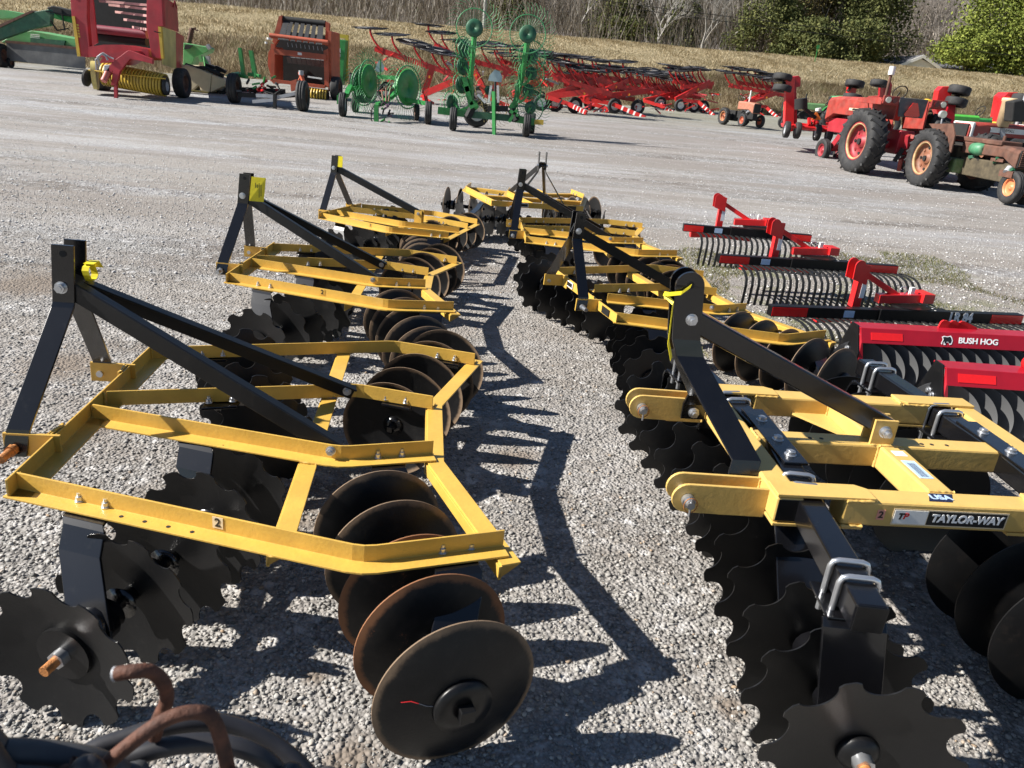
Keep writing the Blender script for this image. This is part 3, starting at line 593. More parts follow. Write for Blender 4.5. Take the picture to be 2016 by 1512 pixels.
    p, d = on_rail(.66 if 'lab' not in opt else .75); p -= Vector((0, 0, .024)); nrm = Vector((d.y, -d.x, 0)); q = p+nrm*(.0085)
    g = G().bar(q-d*.017, q+d*.017, .0015, .038); sk = g.ob('price_sticker', STK_CR if 'near' in opt else YEL, root)
    text('2', .040, INK, sk, frame3(q+nrm*.0015, d, (0, 0, 1)), 'digit', bold=.0008)
    if 'near' in opt or 'stk' in opt:
        zz = zb+.0012; g = G().box((xc+.031, .33, zz), (.055, .10, .0015)); g.ob('blue_label', STB, xb); g = G().box((xc+.031, .44, zz), (.05, .03, .0015)); g.ob('white_label', STK, xb)
        for i in range(5): G().box((xc+.018+.007*i, .325, zz+.0012), (.003, .05, .0008)).ob('print_lines', STLB, xb)
        for i in range(4):
            p2, d2 = on_rail(.37+.075*i); G().cyl(p2+Vector((d2.y, -d2.x, 0))*.036+Vector((0, 0, -.0545)), p2+Vector((d2.y, -d2.x, 0))*.036+Vector((0, 0, -.0538)), .0065, 10).ob('bolt_hole', DARK, root)
    if 'flab' in opt:
        G().box((-.0115, .22, Z-.03), (.003, .17, .045)).ob('white_label', STK, fb); G().box((-.0135, .2, Z-.03), (.003, .11, .03)).ob('print_lines', INK, fb)
        G().box((-.0115, -.50, Z-.03), (.003, .12, .048)).ob('dark_label', INK, fb)
    return root
def disc_thread(ax, e0, o_):                       # red and grey thread stuck to the nearest blade
    e = Vector((1, 0, 0)); e = (e-o_*e.dot(o_)).normalized(); f = o_.cross(e)
    if f.z < 0: f = -f
    b = e0-Vector((0, 0, 0)); Rr = .235
    def q(x, z): r2 = x*x+z*z; return b+e*x+f*z+o_*(.006-.055*r2/Rr**2)
    G().tube([q(-.165, .035), q(-.14, .038), (q(-.12, .03))], .002, 5).ob('red_thread', RED, ax)
    G().tube([q(-.13, .035), q(-.1, .02), q(-.08, .016)], .0009, 4).ob('grey_thread', GREY, ax)
H1 = harrow('nearest yellow disc harrow of the left row, with rust-edged rear discs', TH1, (-1.598, 2.63, -1.269, .131, .028, -.017), opt=('near', 'tag1', 'rust', 'abs'))
H2 = harrow('middle yellow disc harrow of the left row, flat yellow tag on its mast', TH1, (-2.015, 5.523, -1.387, .084, .031, -.045), opt=('tag2',))
H3 = harrow('farthest yellow disc harrow of the left row, braces ending at a raised bracket', TH3, (-2.193, 8.983, -1.578, -.151, .024, -.05), opt=('tag3',))
R2 = harrow('yellow angle-iron disc harrow directly behind the square-tube harrow on the right', TR2, (.444, 5.417, -1.379, .314, .045, -.006), opt=('flab', 'stk', 'lab', 'fs'))
R3 = harrow('third yellow disc harrow of the right row, black mast before the farthest harrow', TH1, (-.037, 8.307, -1.484, .079, -.005, -.018), opt=('lab', 'fs'))
R4 = harrow('farthest yellow disc harrow, turned with its hitch and two-pronged mast towards the camera', TH1, (0.12, 9.2, -1.36, 1.72, 0, 0), opt=('flab',))
R4.scale = (R4.scale[0], R4.scale[1]*.84, R4.scale[2])
# ------------------------------------------------------------ heavy square-tube harrow, nearest on the right
def tube_harrow():
    yaw = R_(4.41); Mr = Matrix.Rotation(yaw, 4, 'Z'); D = 1.16
    root = thing('disc_harrow', 'heavy square-tube disc harrow with black gang tubes, nearest on the right', 'disc harrow', group=HG, mat_=Matrix.Translation((.8716, 2.1098, 0)) @ Mr)
    Z = 1.8-D; w = .09; C = .47                      # C: centre line
    def sq(a, b, name, m, ww=w, hh=w, bev=.008, par=None):
        return G().bar(a, b, ww, hh).ob(name, m, par or root, bev)
    zc = Z-w/2; Y0, Y1 = 0.0, .94
    ft = sq((w/2, Y0, zc), (w/2, Y1, zc), 'front_tube', YEL2)
    for y in (Y0-.0015, Y1+.0015): G().box((w/2, y, zc), (.078, .003, .078)).ob('end_cap', BLKD, ft, .002)
    zt = Z+.006
    for sd, y in ((-1, Y0+w/2), (1, Y1-w/2)):
        sq((.225, y, zc), (1.0, y, zc), 'side_tube', YEL2)
        G().prism([(.0, y-.045, zt-.005), (.0, y+.045, zt-.005), (.29, y+.045, zt-.005), (.325, y+.02, zt-.005), (.325, y-.045, zt-.005)], (0, 0, .011)).ob('gusset_plate', YEL2, root, .002)
        G().prism([(.0, y-.05, Z-w-.012), (.0, y+.045, Z-w-.012), (.30, y+.045, Z-w-.012), (.30, y-.05, Z-w-.012)], (0, 0, .011)).ob('gusset_plate', YEL2, root, .002)
        G().prism([(.90, y-.045, zt-.005), (.87, y-.02, zt-.005), (.87, y+.045, zt-.005), (1.20, y+.045, zt-.005), (1.20, y-.045, zt-.005)], (0, 0, .011)).ob('gusset_plate', YEL2, root, .002)
        G().box((1.0, y, Z-w-.007), (.4, .09, .011)).ob('gusset_plate', YEL2, root, .002)
    sq((1.16, Y0, zc), (1.16, Y1, zc), 'rear_tube', YEL2)
    sq((.60, Y0+w, zc), (.60, C-.045, zc), 'cross_tube', YEL2); sq((.60, C+.045, zc), (.60, Y1-w, zc), 'cross_tube', YEL2)
    cn = sq((w, C, zc), (1.1149, C, zc), 'centre_tube', YEL2)
    for x in (.30, .345, .74, .78, .84): G().cyl((x, C-.01, Z+.0003), (x, C-.01, Z+.0012), .008, 12).ob('bolt_hole', DARK, cn)
    g = G().prism([(w, C-.09, zc-.02), (w, C+.09, zc-.02), (w+.16, C, zc-.02)], (0, 0, .01)); g.ob('gusset_plate', YEL2, root)
    G().prism([(.55, Y1-w, zc-.03), (.40, Y1-w, zc-.03), (.55, Y1-w-.22, zc-.03)], (0, 0, .01)).ob('gusset_plate', YEL2, root)
    # brace post
    pb = G().box((.565, C-.032, Z+.035), (.09, .011, .13)).ob('brace_bracket', YEL2, root, .002); G().box((.565, C+.032, Z+.035), (.09, .011, .13)).ob('brace_bracket', YEL2, root, .002)
    bolt(root, (.565, C-.038, Z+.055), (0, -1, 0), .019, .018, .018)
    # mast straps
    mx, mz = -.245, 1.155; ym = .035
    for sd in (-1, 1):
        yc = C+sd*ym; fy = C+sd*.30
        P = [(mx-.02, yc, mz+.045), (mx+.0, yc, mz-.15), (mx+.02, yc+sd*.012, mz-.21), (-.045, C+sd*.285, Z+.03), (-.055, fy, Z-.02), (-.055, fy, Z-.085)]
        g = G(); strap(g, P, .10, .012); g.ob('mast_strap', BLK, root, .002)
        g = G().cyl((mx-.02, yc-sd*.006, mz+.04), (mx-.02, yc+sd*.006, mz+.04), .05, 28); g.ob('mast_strap', BLK, root, .002)
        G().cyl((mx-.02, yc+sd*.0062, mz+.045), (mx-.02, yc+sd*.0075, mz+.045), .014, 14).ob('pin_hole', DARK, root)
        bolt(root, (mx+.005, yc+sd*.006, mz-.075), (0, sd, 0), .017, .018, .012); bolt(root, (-.055, fy+(-sd if sd > 0 else sd)*.006, Z-.055), (0, -1, 0), .018, .018, .01)
        # hitch clevis: two plates with round noses
        for k, yy in enumerate((C+sd*.328, C+sd*.405)):
            g = G(); nose = [(-.265+.052*math.cos(a), yy, Z-.058+.052*math.sin(a)) for a in np.linspace(math.pi/2, 3*math.pi/2, 12)]
            g.prism([(0, yy, Z-.01)]+nose+[(0, yy, Z-.115)], (0, .0115*1, 0)); g.ob('clevis_plate', YEL2, root, .002)
        y0_ = C+sd*.328; y1_ = C+sd*.405; a, b_ = sorted((y0_, y1_))
        G().box((-.075, (a+b_)/2+.006, Z-.115), (.15, b_-a-.012, .009)).ob('gusset_plate', YEL2, root)
        g = G().cyl((-.265, a-.045, Z-.06), (-.265, b_+.03, Z-.06), .013, 14); g.cyl((-.265, a-.02, Z-.06), (-.265, a-.002, Z-.06), .022, 16); g.ob('lift_pin', ZNC, root)
        cc = Vector((-.265, a-.035, Z-.06)); G().tube([cc+Vector((.022*math.cos(t_), -.004, .026*math.sin(t_))) for t_ in np.linspace(0, 6.28, 18)[:-1]], .002, 6, closed=True).ob('pin_ring', BRS, root)
        G().cyl((-.265, a-.04, Z-.035), (-.265, a-.04, Z-.10), .004, 8).ob('pin_clip', ZNC, root)
    G().cyl((mx+.005, C-ym, mz-.075), (mx+.005, C+ym, mz-.075), .016, 12).ob('mast_spacer', BLK, root)
    a = Vector((mx+.02, C, mz-.085)); b_ = Vector((.60, C, Z+.055)); G().bar(a, b_, .05, .075).ob('brace', BLK, root, .006)
    # yellow strap tied through the top hole
    g = G(); hx = mx-.02; strap(g, [(hx, C-.05, mz+.045), (hx-.03, C-.055, mz+.02), (hx-.07, C-.045, mz+.01), (hx-.075, C-.0, mz+.0), (hx-.05, C-.045, mz-.02), (hx-.045, C-.05, mz-.16), (hx-.025, C-.05, mz-.22)], .015, .0018, (0.3, .2, .93)); g.ob('warning_tag', YTAG, root)
    # gang tubes with U-bolts, hangers, discs
    R, sp = .265, .205; zg = Z-w-.0
    zg = Z-.0475
    for nm, mid, out in (('f', (.165, 0), (.055, .99)), ('r', (1.075, 0), (1.02, .99))):
        for sd in (-1, 1):
            A = Vector((mid[0], C+sd*.02, zg)); B = Vector((out[0], C+sd*out[1], zg)); d = (B-A).normalized(); n_ = Vector((-d.y, d.x, 0))
            gt = G().bar(A, B, .084, .082).ob('gang_tube', BLK, root, .007); G().bar(B-d*.0, B+d*.004, .08, .078).ob('end_cap', BLKD, gt, .003)
            ux = [.80, .875] if nm == 'f' else [.80, .875]
            for s_ in ux+[.30, .37]:
                c = A+d*s_; k = .052; tp = zg+.046+.008
                pts = []
                for sg in (-1, 1):
                    seq = [(sg*k, -.11), (sg*k, .02), (sg*k, tp-zg-.02), (sg*(k-.006), tp-zg-.005), (sg*(k-.02), tp-zg)]
                    pts += seq if sg < 0 else seq[::-1]
                g = G().tube([c+n_*a_+Vector((0, 0, z_)) for a_, z_ in pts], .0085, 12); g.ob('u_bolt', ZNC, root)
                for sg in (-1, 1): G().tube([c+n_*(sg*k)+Vector((0, 0, -.062)), c+n_*(sg*k)+Vector((0, 0, -.076))], .016, 6).ob('u_bolt_nut', ZNC, root)
            # gang axle parallel to the tube
            off = Vector((.02 if nm == 'f' else -.03, 0, 0)); zA = R-.016
            def P_(s_): v = A+d*s_+off; return Vector((v.x, v.y, zA))
            s0 = 1.075; n_d = 6 if nm == 'f' else 5
            g = G().bar(P_(.10), P_(s0+.02), .028, .028)
            for i in range(n_d-1):
                q = P_(s0-sp*(i+.5)); e = sp*.42; g.lathe([(.06, -e), (.028, -e*.6), (.026, e*.6), (.06, e), (.001, e), (.001, -e)], q, d, 16)
            ax = g.ob('gang_axle', BLK, root)
            for i in range(n_d):
                v = d if nm == 'f' else -d
                disc(root, P_(s0-sp*i-(.0 if nm == 'f' else 0)), v, R, 10 if nm == 'f' else 0, DNTN if nm == 'f' else DSMN, 1.3*i+.35)
            e0 = P_(s0); g = G(); g.lathe([(.001, .03), (.03, .03), (.052, .018), (.058, 0), (.001, 0)], e0, d, 28); g.ob('end_washer', BLKD, ax); g = G().hexn(e0+d*.03, d, .028, .028); g.ob('end_nut', ZNC, ax); G().cyl(e0+d*.055, e0+d*.10, .0155, 14).ob('threaded_end', BRS, ax)
            for s_ in (.835, .335):
                t_ = A+d*s_; T0 = Vector((t_.x, t_.y, zg-.058)); q = P_(s0-sp*(.5 if s_ > .5 else 2.5))
                g = G(); g.box(T0, (.16, .15, .011), Matrix.Rotation(math.atan2(d.y, d.x), 3, 'Z')); strap(g, [T0+d*.07, T0+d*.085+Vector((0, 0, -.02)), Vector((q.x, q.y, q.z+.05)), Vector((q.x, q.y, q.z-.05))], .17, .012, n_)
                g.ob('gang_hanger', BLK, root, .002); G().lathe([(.066, -.05), (.066, .05), (.03, .055), (.03, -.055)], q, d, 18).ob('bearing', BLK, root)
        # splice plate joining the two tubes
        m0 = Vector((mid[0]-.006, C, zg+.047)); pl = G().box(m0, (.088, .46, .011)).ob('splice_plate', BLK, root, .002)
        for yy in (-.17, -.05, .12): bolt(root, m0+Vector((0, yy, .006)), (0, 0, 1), .017, .012, .006)
    # stickers and lettering on the near side tube
    y = Y0-.0012
    def fr(x, z, yy=y): return frame3((x, yy, z), (1, 0, 0), (0, 0, 1))
    st = G().box((.352, Y0-.0008, zc+.0), (.026, .0015, .036)).ob('price_sticker', STK_OR, root); text('2', .034, INK, st, fr(.352, zc, Y0-.002), 'digit', bold=.0008)
    b0 = .392; G().box((b0+.195, Y0-.0006, zc-.004), (.39, .001, .060)).ob('brand_label', STK_CR, root)
    G().box((b0+.0605, Y0-.0016, zc-.004), (.111, .001, .050)).ob('brand_label', WHT, root); G().box((b0+.252, Y0-.0016, zc-.004), (.266, .001, .050)).ob('brand_label', INK, root)
    text('TAYLOR-WAY', .0385, WINK, root, fr(b0+.252, zc-.004, Y0-.0026), 'lettering', bold=.0016, shear=.12, sx=.98)
    text('T', .030, INK, root, fr(b0+.026, zc-.002, Y0-.0026), 'emblem', bold=.0016, shear=.2); text('P', .030, RINK, root, fr(b0+.043, zc-.001, Y0-.0026), 'emblem', bold=.0012, shear=.2)
    G().prism([(.515, .022, Z+.0008), (.545, .075, Z+.0008), (.625, .075, Z+.0008), (.595, .022, Z+.0008)], (0, 0, .001)).ob('navy_label', STN, root)
    text('USA', .040, STLB, root, frame3((.570, .048, Z+.0022), (1, 0, 0), (0.45, 1, 0)), 'lettering', bold=.001)
    G().box((.535, Y1-.045, Z+.0008), (.09, .05, .001)).ob('blue_label', STB, root)
    G().box((.60, .245, Z+.0008), (.05, .13, .001)).ob('white_label', STLB, root); G().box((.60, .365, Z+.0008), (.045, .04, .001)).ob('white_label', STK, root)
    for i in range(7): G().box((.588+.004*i, .24, Z+.0016), (.0015, .10, .0006)).ob('print_lines', INK, root)
    rw_ = random.Random(5)
    def bead(a, b, r=.005):
        a = Vector(a); b = Vector(b); n_ = max(4, int((b-a).length/.007)); P = [a.lerp(b, i/n_)+Vector((rw_.uniform(-1, 1), rw_.uniform(-1, 1), rw_.uniform(-1, 1)))*.0014 for i in range(n_+1)]
        G().tube(P, [r*rw_.uniform(.7, 1.4) for _ in P], 6).ob('weld_bead', YEL2, root)
    for y0_ in (0.0, .94-.09):
        bead((.323, y0_+.0, Z+.003), (.323, y0_+.068, Z+.003)); bead((.228, y0_-.001, Z+.001), (.318, y0_-.001, Z+.001)); bead((.228, y0_-.003, Z-.091), (.298, y0_-.003, Z-.091)); bead((.872, y0_+.0, Z+.003), (.872, y0_+.068, Z+.003)); bead((.88, y0_-.001, Z+.001), (1.0, y0_-.001, Z+.001))
    for y_ in (.09, C-.046, C+.046, .85): bead((.556, y_, Z+.0005), (.644, y_, Z+.0005)); bead((.5545, y_, Z-.002), (.5545, y_, Z-.088))
    bead((.091, C-.045, Z), (.091, C+.045, Z)); bead((1.114, C-.045, Z), (1.114, C+.045, Z)); bead((.522, C-.038, Z-.001), (.608, C-.038, Z-.001))
    for yy in (C-.328, C-.405+.0115, C+.328, C+.405+.0115): bead((-.002, yy, Z-.015), (-.002, yy, Z-.11))
    # decal on the front tube, seen through the mast shadow
    return root
DNTN = mat('new_notched_disc_steel', (0.007, 0.007, 0.0075), 0.36, var=0.2, dirt=0.25, dcol=(0.03, 0.027, 0.024), ds=45, bump=0.04, bs=160, spec=0.4)
DSMN = mat('new_smooth_disc_steel', (0.007, 0.007, 0.0075), 0.4, var=0.25, dirt=0.25, dcol=(0.04, 0.028, 0.022), ds=20, spec=0.35)
N1 = tube_harrow()

# ------------------------------------------------------------ landscape rakes
def landscape_rake(word, L, left, zb, zrot, label):
    root = thing('landscape_rake', label, 'landscape rake', (left[0], left[1], 0), zrot, 'red and black landscape rakes')
    h = .085; g = G().bar((0, 0, zb-h/2), (L, 0, zb-h/2), .075, h); bar = g.ob('rake_bar', BLKD, root, .004)
    e = L*.155 if L < 1.7 else .30
    for x0, x1 in ((.004, e), (L-e, L-.004)): G().box(((x0+x1)/2, -.0385, zb-h/2), (x1-x0, .0022, h*.82)).ob('reflector', REFL, root)
    nn = int(L/.0625)
    g0 = None
    for i in range(nn):
        x = .17+i*(L-.10)/(nn-1); P = []
        P = [(x, .03, zb-h-.004), (x, -.08, zb-h+.006), (x, -.20, zb-h+.008), (x, -.29, zb-h-.012), (x, -.35, zb-h-.055), (x-.008, -.385, zb-h-.11), (x-.018, -.40, .06), (x-.024, -.405, .004)]
        if g0 is None:
            g = G(); strap(g, [(p[0]-x, p[1], p[2]) for p in P], .025, .008); me = g.mesh('tine'); me.materials.append(TINE); g0 = me
        o = bpy.data.objects.new('tine', g0); COL.objects.link(o); o.parent = root; o.location = (x, 0, 0); o.rotation_euler = (random.uniform(-.02, .02), 0, 0)
        bolt(root, (x, -.03, zb-h-.012), (0, 0, -1), .010, .008, .008) if L > 2 else None
    # turntable, swing arm, mast
    cx = L*.5+.16; G().bar((cx-.36, -.004, zb-h/2), (cx+.26, -.004, zb-h/2), .1, h+.02).ob('swivel_beam', BLKD, root, .004)
    G().cyl((cx-.02, .10, zb+.006), (cx-.02, .10, zb+.02), .17, 36).ob('turntable', BLKD, root, .002)
    for a in np.linspace(-.5, 1.6, 6): G().cyl((cx-.02+.14*math.cos(a), .10+.14*math.sin(a)-.1, zb+.0203), (cx-.02+.14*math.cos(a), .10+.14*math.sin(a)-.1, zb+.021), .008, 10).ob('index_hole', WHT, root)
    # A-shaped tongue: swing arm and mast
    G().bar((cx-.30, .12, zb+.055), (cx+.06, .10, zb+.075), .075, .07).ob('swing_arm', RED, root, .003)
    G().box((cx+.10, .11, zb+.085), (.10, .16, .075)).ob('pivot_housing', RED, root, .003)
    mp_ = Vector((cx-.46, .16, 0)); g = G().bar(mp_+Vector((0, 0, zb-.03)), mp_+Vector((0, 0, zb+.30)), .072, .065, (0, 1, 0)); g.ob('mast', RED, root, .003)
    for dy in (-.05, .05): 
        g = G(); z2 = zb+.26; nose = [(mp_.x-.06+.045*math.cos(a), mp_.y+dy, z2+.05+.045*math.sin(a)) for a in np.linspace(.3, math.pi, 8)]
        g.prism([(mp_.x+.03, mp_.y+dy, z2-.10), (mp_.x+.03, mp_.y+dy, z2+.06)]+nose+[(mp_.x-.10, mp_.y+dy, z2-.06)], (0, .01, 0)); g.ob('top_link_plate', RED, root)
    G().bar(mp_+Vector((.03, 0, zb+.24)), Vector((cx-.12, .12, zb+.08)), .045, .045).ob('brace', RED, root, .003)
    G().box((mp_.x+.02, mp_.y-.0405, zb+.12), (.04, .002, .14)).ob('white_label', STK, root)
    G().box((cx-.62 if L > 1.6 else cx-.5, -.0385, zb-h/2), (.09, .002, .055)).ob('white_label', STLB, root)
    # hitch yoke with lower lift lugs
    G().bar((mp_.x, mp_.y+.02, zb-.12), (mp_.x+.42, mp_.y+.05, zb-.14), .07, .07).ob('hitch_bar', RED, root, .003); G().bar((mp_.x, mp_.y+.02, zb-.12), (mp_.x-.32, mp_.y, zb-.14), .07, .07).ob('hitch_bar', RED, root, .003)
    g = G().tube([(cx-.10+.035*math.cos(a), .10, zb+.13+.035*math.sin(a)) for a in np.linspace(0, 6.28, 7)[:-1]], .004, 6, closed=True); g.ob('pin_clip', ZNC, root); G().box((cx-.02, .10, zb+.13), (.035, .03, .06)).ob('pin', WHT, root)
    text(word, .105, WINK, root, frame3((L-e-.28, -.0395, zb-h/2), (1, 0, 0), (0, 0, 1)), 'lettering', bold=.0055, sx=.85)
    return root
# positions: left end of each bar
def rk(word, Linch, pl, pr, f, label):
    zb = 1.8-1.3*f; a = WZ(*pl, zb); b_ = WZ(*pr, zb); return landscape_rake(word, (b_-a).length, (a.x, a.y), zb, math.atan2(b_.y-a.y, b_.x-a.x), label)
rk('LR 60', 60, (1346, 440), (1597, 462), 1.08, 'shortest red and black landscape rake, farthest of the three beside the harrows')
rk('LR 72', 72, (1416, 500), (1766, 522), 1.09, 'middle landscape rake of the three, LR 72 in white on its black bar')
rk('LR 84', 84, (1517, 600), (2010, 618), 1.12, 'longest landscape rake, nearest of the three, LR 84 on its bar')

# ------------------------------------------------------------ red-topped disc seeders on the right edge
def seeder(label, a, yaw, L, logo, zt=.50):
    root = thing('disc_seeder', label, 'disc seeder', (a[0], a[1], 0), yaw, 'red-topped disc implements at the right edge')
    pl = [(0, -.05, .04), (0, .17, .04), (0, .19, .30), (0, .10, zt+.01), (0, .02, zt+.01), (0, -.06, zt-.16)]
    for x in (-.008, L): G().prism([(x, p[1], p[2]) for p in pl], (.01, 0, 0)).ob('end_plate', BLKD, root, .002)
    G().prism([(.003, .0, zt), (.003, .13, zt), (.003, .13, zt-.012), (.003, 0, zt-.012)], (L-.006, 0, 0)).ob('top_bar', CRIM, root, .002)
    G().prism([(.003, -.002, zt), (.003, -.052, zt-.088), (.003, -.042, zt-.088), (.003, .008, zt-.002)], (L-.006, 0, 0)).ob('front_panel', CRIM, root, .002)
    G().prism([(.003, -.001, zt-.004), (.012, -.03, zt-.05), (.035, -.064, zt-.20), (.003, -.064, zt-.20)], (0, .01, 0)).ob('end_flange', CRIM, root)
    nrm = Vector((0, -.085, .05)).normalized(); ctr = Vector((0, -.028, zt-.046))
    def onp(x, o=.0015): return ctr+Vector((x, 0, 0))+nrm*o
    upv = Vector((0, .05, .088)).normalized()
    r0 = G().bar(onp(.07), onp(.29), .002, .05, upv).ob('reflector', REFL, root)
    if logo:
        text('BUSH HOG', .054, WINK, root, frame3(onp(.82, .002), (1, 0, 0), upv), 'lettering', bold=.0013, shear=.2, sx=1.05)
        e = G(); f = lambda x, z, o=.002: onp(.60+x, o)+upv*(z*.92)
        out = [(-.045, -.03), (-.03, .004), (-.036, .022), (-.02, .03), (.002, .026), (.028, .034), (.036, .02), (.04, -.004), (.03, -.03), (.016, -.034), (.008, -.016), (-.008, -.018), (-.014, -.036), (-.026, -.036), (-.024, -.014), (-.034, -.02), (-.038, -.034)]
        e.prism([f(*p) for p in out], nrm*.0008); e.ob('emblem', WINK, root)
        e = G(); e.prism([f(p[0]*.8, p[1]*.74+.001, .003) for p in out], nrm*.0008); e.ob('emblem', INK, root)
        for i in range(3): 
            x = .72+.065*i; G().prism([(x-.11, .10, zt), (x-.10, .10, zt+.04), (x-.085, .10, zt+.052), (x-.06, .10, zt+.05), (x+.035, .10, zt+.014), (x+.04, .10, zt)], (0, .012, 0)).ob('top_lug', RED, root)
    else: G().lathe([(.001, -.05), (.05, -.05), (.05, .05), (.001, .05)], (.56, .07, zt+.03), (0, 1, 0), 20).ob('top_lug', RED, root)
    g = G().cyl((0, .05, .195), (L, .05, .195), .02, 12); ax = g.ob('roller_axle', BLK, root)
    n_ = int(L/.095); tl = Vector((-.62, -.78, 0)).normalized()
    for i in range(n_): disc(root, (.10+i*(L-.14)/(n_-1), .05, .195), tl, .20, 0, TGREY)
    for y, z in ((.03, .22), (.07, .235)): bolt(root, (-.009, y, z+.09), (-1, 0, 0), .015, .012, .006)
    return root
a = WZ(1694, 645, .49); b_ = WZ(2016, 662, .49); a.x += 0
s1 = seeder('red-topped disc seeder with white bull emblem, behind the square-tube harrow', a, math.atan2(b_.y-a.y, b_.x-a.x), 1.75, True, .49)
a = WZ(1862, 724, .49); b_ = WZ(2016, 735, .49)
s2 = seeder('nearer red-topped disc seeder with a plain panel, cut off by the right edge', a, math.atan2(b_.y-a.y, b_.x-a.x), 1.75, False, .49)

# ------------------------------------------------------------ rusty hooked rod and hoses close to the camera
def dpt(px, py, d): r = ray(px, py); return Vector(CAM + r*d)
def curve(pts, n=40):
    P = np.array([list(p) for p in pts]); m = len(P); out = []
    for t in np.linspace(0, m-1.0001, n):
        i = int(t); u = t-i; p0 = P[max(i-1, 0)]; p1 = P[i]; p2 = P[min(i+1, m-1)]; p3 = P[min(i+2, m-1)]
        out.append(Vector(.5*((2*p1)+(-p0+p2)*u+(2*p0-5*p1+4*p2-p3)*u*u+(-p0+3*p1-3*p2+p3)*u**3)))
    return out
base = dpt(230, 1700, .95); t = T('hooked_rod', 'rusty bent steel rod with a pale cut end, held up close to the camera', 'steel rod', (base.x, base.y, 0))
q = [dpt(226, 1327, .84), dpt(262, 1322, .84), dpt(296, 1322, .85), dpt(322, 1345, .86), dpt(328, 1380, .87), dpt(312, 1416, .88), dpt(305, 1450, .90)]
rod = t.p(G().tube(curve(q, 40), .0082, 14), 'hook', RSTEEL); a = Vector(q[0]); d = (Vector(q[1])-a).normalized()
t.p(G().cyl(a-d*.0006, a+d*.002, .0083, 18), 'cut_end', GREY, rod)
q = [dpt(120, 1640, .82), dpt(185, 1532, .82), dpt(260, 1462, .83), dpt(330, 1415, .84), dpt(385, 1402, .85), dpt(418, 1415, .86), dpt(436, 1460, .87), dpt(452, 1530, .88), dpt(470, 1640, .90)]
low = [Vector((base.x-.12, base.y-.1, .0)), Vector(q[0])]; t.p(G().tube(curve([low[0]]+q+[Vector((q[-1].x, q[-1].y, .02))], 70),   .0084, 14), 'rod', RSTEEL)
g1 = dpt(520, 1700, 1.0)
for i, (lab, q, r) in enumerate((
    ('black rubber hose arching highest to the right behind the rusty rod', [(60, 1640, .86), (150, 1500, .90), (260, 1450, .93), (360, 1425, .95), (450, 1428, .97), (540, 1468, .98), (610, 1530, .98), (680, 1640, .98)], .0122),
    ('black rubber hose looped just below the highest one', [(90, 1660, .84), (180, 1530, .88), (290, 1480, .90), (400, 1462, .92), (490, 1478, .93), (550, 1525, .94), (600, 1640, .94)], .0118),
    ('thick grey-black hose running flat along the lower left corner', [(-160, 1478, .78), (0, 1484, .80), (90, 1488, .82), (190, 1506, .84), (250, 1545, .86), (290, 1640, .9)], .0165),
    ('dark hose under the thick one in the lower left corner', [(-120, 1520, .76), (20, 1530, .78), (130, 1550, .80), (220, 1640, .82)], .013))):
    P = [dpt(*p) for p in q]; e = P[-1]; s = P[0]; hb = Vector((e.x, e.y, 0)); hh = T('rubber_hose', lab, 'hose', hb, 'hoses lying in the lower left corner')
    hh.p(G().tube(curve([Vector((s.x-.05, s.y-.1, .0))]+P+[Vector((e.x+.02, e.y-.02, .015))], 90), r, 14), 'hose', mat('grey_hose', (.05, .052, .056), .55, var=.15, vs=30) if i == 2 else RUBN)
    c0 = Vector((e.x+.02, e.y-.02, .015)); hh.p(G().cyl(c0, c0+Vector((0, 0, .05)), .016, 12), 'ferrule', ZNC)
# ------------------------------------------------------------ machines across the yard
class M2(T):                                        # thing placed on the yard at the ground point seen at (px, py)
    def __init__(s, name, label, cat, px, py, group=None, Y=None):
        b = WG(px, py)
        if Y: b = W(px, py, Y); b.z = gz(b.x, b.y)
        super().__init__(name, label, cat, b, group); s.Y = b.y
    def P(s, px, py, dy=0): return W(px, py, s.Y+dy)
    def poly(s, name, m, pts, dy=0, th=.08, parent=None, bevel=0):
        return s.p(G().prism([s.P(x, y, dy) for x, y in pts], (0, th, 0)), name, m, parent, bevel)
    def bars(s, name, m, segs, w=.08, h=.08, parent=None):
        for q in segs: o = s.p(G().bar(s.P(*q[0]), s.P(*q[1]), w, h), name, m, parent)
        return o
    def tube(s, name, m, pts, r, n=8, parent=None): return s.p(G().tube([s.P(*q) for q in pts], r, n), name, m, parent)
    def whl(s, px, py, R, w, m, ax=(1, 0, 0), dy=0, **k):
        c = s.P(px, py, dy); c.z = gz(c.x, c.y)+R-.01 if not k.pop('air', False) else c.z; return wheel(s, c, ax, R, w, m, **k)

# far left: green mower conditioner
t = M2('mower_conditioner', 'faded green mower conditioner with grey rubber curtain at the far left', 'mower', 100, 140)
t.poly('deck', LGRN, [(2, 82), (30, 66), (62, 60), (150, 76), (165, 82), (165, 95), (80, 88), (4, 84)], .1, 1.1, bevel=.03)
t.poly('deck_front', DGRN, [(60, 74), (128, 80), (125, 92), (60, 84)], .02, .08)
t.poly('curtain', LGREY, [(12, 82), (90, 90), (167, 99), (168, 136), (95, 128), (14, 119)], .0, .03)
t.poly('curtain_frame', RUS, [(10, 79), (90, 86), (167, 94), (167, 99), (90, 91), (10, 84)], -.03, .06)
t.poly('drawbar', DGRN, [(-30, 62), (0, 52), (62, 24), (96, 18), (100, 28), (98, 50), (64, 56), (0, 78), (-30, 88)], -.5, .25, bevel=.02)
t.poly('drawbar_edge', RUS, [(-30, 58), (0, 48), (62, 20), (66, 23), (0, 54), (-30, 64)], -.55, .35)
t.poly('side_arm', GRN, [(96, 18), (150, 36), (150, 48), (98, 34)], .3, .3)
t.poly('hood', LGRN, [(-20, 18), (10, 20), (45, 27), (40, 34), (0, 36), (-20, 36)], 2.5, .8)
